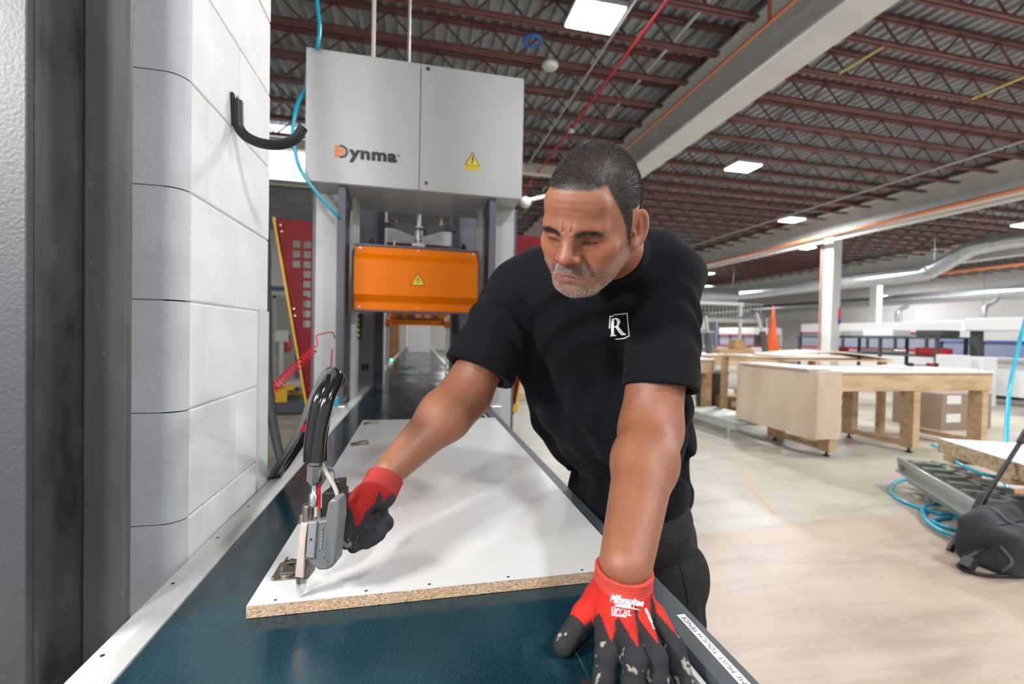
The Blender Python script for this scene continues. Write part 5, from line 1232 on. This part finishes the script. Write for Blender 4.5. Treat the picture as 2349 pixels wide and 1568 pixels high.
pts = [W(*p, Z=.014) for p in ((2240, 1192), (2190, 1186), (2150, 1190), (2140, 1196), (2170, 1208), (2200, 1216), (2240, 1222))]
b = MB(); b.tube(spline(pts, 8), .0130, n=10); tag(b.build('air_hose', M_blue), 'inner loop of blue hose running under the tool bag', 'hose')
# ---- tool bag
TBG = empty('tool_bag', (3.5, 2.05, 0), 'dark grey canvas tool bag on the floor at the right edge', 'bag')
M_bag = mat('bag_canvas', (.035, .038, .042), .85, bump=.8, bscale=300, var=.15, vscale=10); M_bagl = mat('bag_grey_trim', (.10, .11, .12), .8)
def bagfn(P):
    c = np.array((3.68, 1.97, .13), np.float32); a = math.radians(8); R_ = np.array(((math.cos(a), math.sin(a), 0), (-math.sin(a), math.cos(a), 0), (0, 0, 1)), np.float32)
    q = np.abs((P-c)@R_.T)-np.array((.37, .10, .09), np.float32); d = np.sqrt((np.maximum(q, 0)**2).sum(-1))+np.minimum(q.max(-1), 0)-.045
    d = smin(d, sd_cone(P, (3.36, 1.98, .25), (4.0, 2.07, .25), .065, .065), .05)
    d = d + .006*np.sin(P[..., 0]*40)*np.cos(P[..., 2]*30+P[..., 1]*20)
    return smax(d, .003-P[..., 2], .01)
v_, f_ = sculpt(bagfn, (3.15, 1.70, -.01), (4.2, 2.4, .40), .012); link('bag_body', np_mesh('bag_body', v_, f_, M_bag), TBG)
bag_bvh = bvh_of(v_, f_)
def rib(pts, w, h, nm, m):
    P_ = []
    for p in spline(pts, 6):
        c = bag_bvh.find_nearest(Vector(p)); P_.append(c[0]+c[1]*w*.15)
    return keep(MB().tube(P_, w*.75, n=8).build(nm, m), TBG)
rib([(3.44, 1.80, .02), (3.44, 1.77, .12), (3.44, 1.80, .22), (3.44, 1.90, .30), (3.45, 2.05, .325), (3.45, 2.18, .28)], .014, .01, 'webbing', M_bagl)
rib([(3.78, 1.84, .02), (3.78, 1.81, .12), (3.78, 1.85, .22), (3.78, 1.95, .30), (3.78, 2.1, .32)], .014, .01, 'webbing', M_blk)
rib([(3.29, 1.90, .23), (3.5, 1.90, .26), (3.8, 1.94, .27), (4.05, 1.98, .26)], .008, .01, 'zip', M_blk)
rib([(3.30, 1.85, .17), (3.29, 1.80, .10), (3.29, 1.84, .02)], .010, .01, 'webbing', M_bagl)
keep(MB().box(3.50, 3.72, 1.805, 1.835, .05, .17).build('outer_pocket', M_bag, bevel=.012), TBG)
b = MB(); b.tube(spline([(3.30, 1.90, .16), (3.20, 1.90, .11), (3.13, 1.92, .06), (3.10, 1.92, .02), (3.16, 1.85, .01), (3.24, 1.82, .012), (3.4, 1.79, .012)], 6), .011, n=6); b.prism([(3.085, 1.87, .05), (3.125, 1.87, .095), (3.165, 1.87, .06), (3.12, 1.87, .012)], (0, .05, 0)); keep(b.build('strap', M_blk), TBG)['kind'] = 'stuff'
hd = empty('trolley_handle', (3.37, 2.05, 0), 'long thin black trolley handle leaning up from behind the tool bag', 'handle')
keep(MB().cyl(tuple(W(2252, 1152, Y=2.15)), tuple(W(2352, 996, Y=2.15)), .0125, n=12).build('tube', M_blk), hd); keep(MB().cyl(tuple(W(2240, 1168, Y=2.15)), tuple(W(2256, 1140, Y=2.15)), .024, n=12).build('socket', M_blk), hd)
keep(MB().cyl(tuple(W(2340, 1015, Y=2.15)), tuple(W(2356, 988, Y=2.15)), .020, n=12).build('grip', M_blk), hd); keep(MB().cyl(tuple(W(2241, 1166, Y=2.15)), (3.33, 2.12, .0), .018, n=10).build('lower_tube', M_blk), hd)

# ---- roof fittings
M_diff = mat('lamp_diffuser', (1, 1, 1), .4, emis=(.93, .97, 1), estr=14)
M_fix = mat('lamp_housing', (.5, .5, .5), .5)
labs = ['very bright high bay lamp above the machine and the man', 'bright high bay lamp right of the big white beam', 'bright high bay lamp just left of the white column']
fx0 = None
for i, (lx, ly) in enumerate(FIXTURES):
    if fx0 is None or True:
        f = empty('high_bay_lamp', (lx, ly, LAMP_Z), labs[i] if i < 3 else ('high bay lamp far back in the hall under the dark joists' if ly > 8 else 'high bay lamp overhead behind the camera side of the hall'), 'lamp', None if i < 3 else ('distant high bay lamps' if ly > 8 else 'high bay lamps nearer the viewer'))  # lamps added to brighten the far walls share these labels
        if fx0 is None:
            hm = MB().box(-.27, .27, -.21, .21, .0, .05).mesh('housing', M_fix); dm = MB().box(-.12, .12, -.19, .19, -.02, -.001).mesh('diffuser', M_diff); fx0 = 1
        o = bpy.data.objects.new('housing', hm); COL.objects.link(o); o.parent = f
        for sx in (-.135, .135): o = bpy.data.objects.new('diffuser', dm); COL.objects.link(o); o.parent = f; o.location = (sx, 0, 0)
        o = MB().cyl((0, 0, .05), (0, 0, .10), .008, n=6).build('hanger', M_fix, f)
def line(name, pts, r, m, label, cat, n=8): return tag(MB().tube(pts, r, n=n).build(name, m), label, cat)
M_copper = mat('copper_pipe', (.72, .27, .13), .35, .5); M_pred = mat('sprinkler_red', (.50, .02, .03), .4); M_cond = mat('conduit_grey', (.50, .50, .48), .4, .4)
line('sprinkler_pipe', [(2.31, -2, 4.60), (2.34, 30, 4.60)], .018, M_pred, 'thin bright red sprinkler pipe running under the roof joists', 'pipe')
sp = W(1311, 288, Z=4.6); s_ = empty('sprinkler', tuple(sp), 'small white and red sprinkler head on the red pipe', 'sprinkler')
keep(MB().lathe(tuple(sp), [(.0, -.10), (.05, -.10), (.045, -.06), (.02, -.05), (0, -.05)], 14).build('escutcheon', M_white), s_); keep(MB().cyl(tuple(sp+[0, 0, -.06]), tuple(sp), .03, n=10).build('socket', M_pred), s_)
line('conduit', [(2.075, -2, 4.69), (2.09, 22, 4.69)], .014, M_cond, 'thin pale conduit left of the red sprinkler pipe', 'conduit')
line('conduit', [(3.03, -2, 4.98), (3.03, 22, 4.98)], .022, M_white, 'pale pipe above the joists left of the big white beam', 'conduit')
line('copper_pipe', [(3.46, -3, 4.56), (3.46, 30, 4.56)], .022, M_copper, 'copper coloured pipe fixed along the left face of the big white beam', 'pipe')
line('copper_pipe', [(10.95, -3, 4.22), (10.95, 34, 4.22)], .045, M_copper, 'copper coloured pipe below the second roof beam', 'pipe')
line('steel_pipe', [(11.1, -3, 4.10), (11.1, 34, 4.10)], .05, M_white, 'white pipe running beneath the second roof beam', 'pipe')
line('copper_pipe', [(19.2, -3, 3.95), (19.2, 34, 3.95)], .06, M_copper, 'copper coloured pipe below the farthest roof beam', 'pipe')
line('copper_pipe', [(11.29, 10.50, .6), (11.29, 10.50, 4.2)], .022, mat('brown_pipe', (.42, .22, .15), .5), 'vertical copper coloured pipe on the left side of the white column', 'pipe')
line('tie_rod', [(9.65, -2, 4.66), (9.65, 30, 4.66)], .022, M_cond, 'long thin grey rod under the joists between the two big beams', 'rod')
line('gas_pipe', [(5.15, 4.62, 4.70), (5.16, 4.10, 4.70)], .016, mat('yellow_pipe', (.60, .55, .18), .5), 'short pale yellow pipe between joists right of the big beam', 'pipe')
line('gas_pipe', [(7.43, 4.66, 4.70), (7.42, 3.2, 4.70)], .018, bpy.data.materials['yellow_pipe'], 'pale yellow pipe between joists at the right edge', 'pipe')
line('threaded_rod', [(-.087, 3.0, 2.80), (-.087, 3.0, 5.05)], .009, M_cond, 'pale rod rising from the machine head to the roof', 'rod')
line('cable_duct', [(-.30, 2.9, 2.80), (-.30, 2.9, 5.05)], .012, M_cream, 'cream conduit rising behind the left half of the machine head', 'conduit')
line('copper_elbow', [(3.46, 3.9, 4.58), (3.46, 3.9, 5.0)], .02, M_copper, 'short copper riser joining the pipe on the big beam', 'pipe')
od = MB(); q = W(1262, 152, Z=4.6); od.lathe((q[0], q[1], 4.6), [(0, -.02), (.085, -.02), (.10, 0), (.10, .03), (.0, .04)], 20); od.cyl((q[0], q[1], 4.64), (q[0], q[1], 4.74), .01, n=6); tag(od.build('smoke_detector', M_white), 'small oval white detector hanging below the joists', 'detector')['kind'] = 'stuff' if False else ''
for o in bpy.data.objects:
    if o.name.startswith('smoke_detector') and 'kind' in o.keys() and o['kind'] == '': del o['kind']
q = W(1222, 98, Z=4.66); b = MB()
for rr_ in (.085, .10, .115): b.tube([(q[0]+rr_*math.cos(2*math.pi*k/24), q[1]+rr_*math.sin(2*math.pi*k/24), 4.66+rr_*.15) for k in range(25)], .010, n=6, cap=False)
tag(b.build('cable_coil', mat('blue_cable', (.03, .16, .45), .5)), 'small coil of blue cable tied under the roof near the bright lamp', 'cable')['kind'] = 'stuff'
# camera dome arm right of the machine head
cd_ = empty('ceiling_camera', tuple(W(1205, 465, Y=6.0)), 'small white camera on an arm just right of the machine head', 'camera')
keep(MB().bar(tuple(W(1215, 458, Y=6.0)), tuple(W(1260, 448, Y=6.0)), .035, .05).build('arm', M_white, bevel=.006), cd_); q = W(1205, 463, Y=6.0); keep(MB().lathe(tuple(q), [(0, -.09), (.05, -.07), (.08, -.02), (.08, .04), (.03, .07), (0, .07)], 16).build('housing', M_white), cd_)
# ---- round ducts
M_duct = mat('galvanised_duct', (.52, .55, .56), rough=.28, metal=.75, var=.12, vscale=8)
def duct(pts, r, label):
    d = tag(MB().tube(spline(pts, 4), r, n=20).build('round_duct', M_duct), label, 'duct')
    if r > .1:
        for p in (pts[0], pts[-1], pts[len(pts)//2]): keep(MB().cyl((p[0], p[1], p[2]+r*.9), (p[0], p[1], 5.06), .008, n=6).build('hanger', M_cond), d)
    return d
duct([(15.6, 6.5, 4.15), (15.6, 9.3, 4.12), (15.6, 9.9, 3.95), (15.6, 10.6, 3.62), (15.6, 11.5, 3.50), (15.6, 18, 3.50), (15.6, 23, 3.5)], .22, 'upper galvanised duct with an S bend at the right')
duct([(22.5, 10, 3.35), (22.5, 18, 3.35), (22.5, 33, 3.35)], .26, 'lower long galvanised duct in front of the right hand wall')
duct([(9.6, 18.3, 3.35), (12.2, 18.5, 3.35), (14.9, 18.6, 3.4)], .45, 'wide shiny duct end beyond the man shoulder')
for y in (13.0, 16.2, 19.5, 24):
    duct([(22.5, y, 3.2), (22.2, y, 2.95), (21.8, y, 2.75), (21.75, y, 2.3), (21.75, y, 2.0)], .09, {13.0: 'galvanised branch duct dropping to the packing line, nearest of four', 16.2: 'second galvanised branch duct dropping to the packing line', 19.5: 'third galvanised branch duct dropping to the packing line', 24: 'farthest galvanised branch duct beyond the white column'}[y])
# ---- packing line machines along the right
M_mw = mat('machine_white', (.72, .73, .72), .4); M_mr = mat('trim_red', (.60, .03, .04), .4); M_mb = mat('trim_blue', (.05, .12, .45), .4); M_gl = mat('machine_window', (.32, .38, .50), .15, spec=.8); M_dk = mat('line_dark', (.06, .06, .065), .5)
def machine(x0, x1, y0, y1, zt, label, nwin=3, hood=True, trim=None):
    trim = trim or M_mr
    m = empty('edge_machine', ((x0+x1)/2, (y0+y1)/2, 0), label, 'machine')
    keep(MB().box(x0+.1, x1, y0, y1, .12, zt*.5).build('base_cabinet', M_mw, bevel=.02), m)
    keep(MB().box(x0+.2, x1, y0+.05, y1-.05, 0, .12).build('plinth', M_dk), m)
    if hood: keep(MB().box(x0+.25, x1, y0, y1, zt*.82, zt).build('hood', M_mw, bevel=.03), m)
    keep(MB().box(x0+.02, x1, y0, y1, zt*.5, zt*.5+.05).build('red_trim', trim), m)
    keep(MB().box(x0+.2, x0+.25, y0, y1, zt*.80, zt*.82).build('red_trim', trim), m)
    w = (y1-y0)/nwin
    for k in range(nwin): keep(MB().box(x0+.27, x0+.30, y0+k*w+.06, y0+(k+1)*w-.06, zt*.5+.08, zt*.79).build('window_pane', M_gl), m)
    for k in range(nwin+1): keep(MB().box(x0+.24, x0+.34, y0+k*w-.04, y0+k*w+.04, zt*.5+.05, zt*.80).build('mullion', M_dk), m)
    keep(MB().box(x1-.1, x1, y0, y1, zt*.5, zt*.82).build('back_panel', M_mw), m)
    return m
machine(15.6, 17.4, 18.2, 20.8, 1.9, 'white machine with red trim seen left of the white column', 3)
machine(16.6, 18.4, 10.6, 16.6, 2.05, 'long white panel machine with blue and red trim right of the column', 6)
machine(13.9, 15.2, 7.6, 9.4, 1.7, 'pale machine with dark window frames toward the right edge', 2, True, M_mb)
bl = empty('beam_saw', (13.3, 6.2, 0), 'white long beam machine on dark stands at the far right', 'machine')
keep(MB().box(12.6, 13.0, 4.9, 7.9, 1.62, 1.92).build('pressure_beam', M_mw, bevel=.03), bl)
for y in (5.0, 7.7): keep(MB().box(12.7, 12.9, y, y+.14, 0, 1.62).build('stand', M_dk), bl)
keep(MB().box(12.4, 13.2, 4.9, 7.9, .95, 1.02).build('saw_table', M_alu), bl); keep(MB().box(12.5, 13.1, 5.0, 7.8, .2, .95).build('saw_base', M_mw), bl)
pk = empty('outfeed_table', (12.4, 9.3, 0), 'dark steel outfeed table with stacked trays before the packing machines', 'table')
keep(MB().box(11.9, 12.9, 7.9, 11.9, 1.42, 1.47).build('table_top', M_dk), pk); keep(MB().box(11.9, 12.9, 7.9, 11.9, .98, 1.02).build('lower_shelf', M_dk), pk)
for y in (8.0, 9.3, 10.6, 11.8):
    for x in (11.95, 12.85): keep(MB().box(x-.03, x+.03, y-.03, y+.03, 0, 1.42).build('leg', M_dk), pk)
for i, (x, y, z, sx, sy, sz, m, lab) in enumerate(((12.1, 8.3, 1.475, .6, .55, .16, M_dk, 'black tray on the outfeed table'), (12.1, 9.5, 1.475, .6, .8, .18, M_mw, 'white tray on the outfeed table, near end'), (12.1, 10.7, 1.475, .6, 1.0, .16, M_mw, 'white tray on the outfeed table, far end'), (12.2, 8.4, 1.025, .5, .5, .18, M_mr, 'red case on the lower shelf of the outfeed table'), (12.2, 9.6, 1.025, .5, .8, .10, M_alu, 'flat metal pile on the lower shelf of the outfeed table'), (12.2, 11.0, 1.025, .4, .6, .12, M_mr, 'low red case at the far end of the lower shelf'))):
    tag(MB().box(x, x+sx, y-sy/2, y+sy/2, z, z+sz).build('tray', m, bevel=.02), lab, 'tray')
def cartons(name, x, y, n, s, m, lab, cat):
    for k in range(n): tag(MB().box(x, x+s*1.2, y-s/2, y+s/2, k*s+.001, (k+1)*s-.004).build(name, m, bevel=.01), lab[k], cat)
cartons('white_carton', 11.0, 7.2, 3, .36, M_mw, ['bottom white carton right of the workbench', 'middle white carton right of the workbench', 'top white carton right of the workbench'], 'carton')
cartons('white_carton', 11.6, 7.1, 3, .35, M_mw, ['bottom white carton of the right hand pile', 'middle white carton of the right hand pile', 'top white carton of the right hand pile'], 'carton')
rr_b = empty('red_rack', (11.0, 5.5, 0), 'dark red tubular rack with a red cover at the far right', 'rack')
keep(MB().box(10.8, 11.6, 4.7, 5.6, 1.16, 1.26).build('cover', M_mr, bevel=.03), rr_b)
for x in (10.85, 11.55):
    for y in (4.75, 5.55): keep(MB().box(x-.025, x+.025, y-.025, y+.025, 0, 1.16).build('leg', M_dk), rr_b)
# ---- bench tools left of the column: presses, scooter-like stand, cone
vs = empty('vise_stand', (5.2, 8.7, .985), 'black clamp post with white head on the third workbench', 'clamp')
for (px_, lab) in ((1, 0),): pass
def post(x, y, z0, h, lean, label):
    p = empty('clamp_post', (x, y, z0), label, 'clamp')
    keep(MB().bar((x, y, z0), (x-lean, y, z0+h*.55), .11, .09, up=(0, 1, 0)).build('lower_post', M_dk, bevel=.01), p)
    keep(MB().bar((x-lean, y, z0+h*.55), (x-lean*2.4, y, z0+h), .05, .06, up=(0, 1, 0)).build('upper_post', M_alu, bevel=.01), p)
    keep(MB().box(x-lean*2.4-.12, x-lean*2.4+.08, y-.04, y+.04, z0+h, z0+h+.06).build('head', M_dk, bevel=.01), p); return p
COL.objects.unlink(vs); bpy.data.objects.remove(vs)
post(6.40, 8.7, .986, .85, .05, 'black and silver clamp post on the third workbench beside the man')
post(7.80, 8.6, .986, .95, .12, 'taller black and silver clamp post with a bent arm on the third workbench')
keep(MB().bar((7.45, 8.6, 1.90), (7.10, 8.6, 1.80), .05, .04).build('bent_arm', M_dk), [o for o in bpy.data.objects if o.name.startswith('clamp_post')][-1])
tag(MB().box(6.70, 7.62, 8.75, 9.05, .986, 1.09).build('parts_tray', M_kraft, bevel=.01), 'shallow brown tray of parts between the two clamp posts', 'tray')
tag(MB().box(7.15, 7.45, 8.8, 9.03, 1.091, 1.32).build('small_carton', M_kraft, bevel=.01), 'small brown carton standing in the parts tray', 'carton')
cn = empty('folded_sunshade', (9.62, 10.4, 0), 'tall narrow orange fabric cone folded closed behind the workbenches', 'umbrella')
keep(MB().lathe((9.62, 10.4, .9), [(.19, 0), (.20, .05), (.13, .5), (.06, 1.0), (.015, 1.35), (0, 1.36)], 14).build('canopy', mat('cone_orange', (.75, .12, .02), .6)), cn); keep(MB().cyl((9.62, 10.4, 0), (9.62, 10.4, 1.0), .03, n=10).build('pole', M_white), cn)
# overhead gantry bar and hanging lines
gb = empty('gantry_rail', (9.5, 13.5, 0), 'grey overhead rail on posts far behind the workbenches', 'rail')
keep(MB().box(5.9, 11.2, 13.4, 13.5, 2.5, 2.6).build('rail_bar', M_cond), gb)
for x in (6.0, 11.1): keep(MB().box(x-.04, x+.04, 13.41, 13.49, 0, 2.5).build('post', M_cond), gb)
# mezzanine stair tower left of the column
mz = empty('mezzanine', (15, 24, 0), 'pale mezzanine with railings far behind the workbenches', 'mezzanine')
keep(MB().box(15.0, 21.5, 24, 27, 2.35, 2.6).build('floor_slab', M_cream), mz); keep(MB().box(15.0, 21.5, 26.9, 27, 0, 2.35).build('rear_panel', M_white), mz)
for k in range(26): keep(MB().box(15.05+k*.25, 15.09+k*.25, 24.0, 24.04, 2.6, 3.5).build('baluster', M_cond), mz)
keep(MB().box(15.0, 21.5, 23.99, 24.05, 3.5, 3.56).build('handrail', M_cond), mz)
for x in (15.1, 18.2, 21.3): keep(MB().box(x-.08, x+.08, 24.1, 24.26, 0, 2.35).build('post', M_white), mz)
# shelving against the back wall
def shelf(x0, x1, y, label, seed):
    r_ = random.Random(seed); s_ = empty('storage_rack', ((x0+x1)/2, y, 0), label, 'rack')
    for z in (.3, .95, 1.6): keep(MB().box(x0, x1, y, y+.7, z, z+.05).build('shelf_board', M_cond), s_)
    for x in (x0, x1-.06): keep(MB().box(x, x+.06, y, y+.06, 0, 2.1).build('upright', M_mb), s_)
    for z in (.35, 1.0, 1.65):
        x = x0+.1; k = 0
        while x < x1-.6:
            w = r_.uniform(.35, .7); m = r_.choice([M_mw, M_top, M_kraft, M_mw, M_cond]); tag(MB().box(x, x+w, y+.05, y+.6, z+.051, z+r_.uniform(.25, .5)).build('stored_box', m, bevel=.01), '%s %s box on the %s shelf of the %s' % (ORD[k], {'kraft_box': 'brown', 'conduit_grey': 'grey'}.get(m.name, 'white'), {.35: 'bottom', 1.0: 'middle', 1.65: 'top'}[z], label), 'box', 'boxes on the %s' % label); x += w+r_.uniform(.03, .2); k += 1
shelf(9.2, 13.2, 17.5, 'rack behind the third workbench', 5)
shelf(13.8, 17.8, 27.5, 'far rack under the mezzanine', 6)
shelf(5.0, 8.6, 21.0, 'far rack left of the gantry rail', 9)
# ---- behind the block wall on the left
ext = empty('fire_extinguisher', (-3.28, 12.45, .75), 'red fire extinguisher on the far wall left of the press guard', 'extinguisher')
for o_ in [MB().lathe((-3.31, 12.42, .78), [(0, 0), (.085, 0), (.09, .02), (.09, .27), (.05, .33), (.025, .35), (0, .35)], 16).build('cylinder_body', M_mr)]: keep(o_, ext)
keep(MB().box(-3.35, -3.26, 12.39, 12.45, 1.13, 1.18).build('valve_handle', M_blk), ext)
for o_ in list(ext.children): pass
be = tag(MB().box(-8.8, -2.2, 9.0, 9.12, 2.06, 2.14).build('blue_rail', mat('blue_rail_paint', (.035, .10, .20), .5)), 'dark blue horizontal rail seen left of the red guard', 'rail')
for x in (-8.5, -5.2, -2.35):
    pass
bp_ = MB(); bp_.box(-2.5, -2.4, 9.02, 9.1, 0, 2.06); bp_.box(-8.6, -8.5, 9.02, 9.1, 0, 2.06)
keep(MB().box(-2.28, -2.20, 9.02, 9.10, 0, 2.06).build('post', bpy.data.materials['blue_rail_paint']), be); keep(MB().box(-8.6, -8.5, 9.02, 9.1, 0, 2.06).build('post', bpy.data.materials['blue_rail_paint']), be)
sw = empty('switch_box', (-3.0, 8.0, 1.2), 'grey control box on a post beyond the block wall', 'box')
keep(MB().box(-2.55, -2.33, 8.72, 8.8, 1.1, 1.32).build('box_body', M_cond, bevel=.01), sw); keep(MB().box(-2.47, -2.41, 8.73, 8.79, 0, 1.1).build('post', M_cond), sw)
lt = empty('lift_table', (-2.1, 7.7, 0), 'low yellow and grey lift table left of the press guard', 'lift table')
keep(MB().box(-2.9, -1.72, 7.4, 8.3, .02, .20).build('base', mat('lift_grey', (.09, .11, .14), .5), bevel=.01), lt); keep(MB().box(-2.9, -1.72, 7.5, 8.4, .42, .47).build('platform', M_pine, bevel=.004), lt)
keep(MB().box(-2.14, -1.98, 7.38, 7.42, .20, .40).build('corner_bracket', M_yel), lt)
for a, b_ in (((-2.8, 7.5, .2), (-1.9, 7.5, .42)), ((-2.8, 8.2, .42), (-1.9, 8.2, .2))): keep(MB().bar(a, b_, .04, .06).build('scissor_arm', M_yel), lt)
tag(MB().box(-2.85, -1.85, 7.55, 8.2, .471, .50).build('grey_sheet', M_cond), 'grey sheet lying on the lift table', 'sheet')
pl2 = tag(MB().box(1.75, 2.3, 8.6, 9.4, .0, .14).build('timber_stack', M_pine, bevel=.01), 'low pine timber stack on the floor right of the press', 'timber')
# ------------------------------------------------------------------ tidy: bring names and flags in line
bpy.context.view_layer.update()
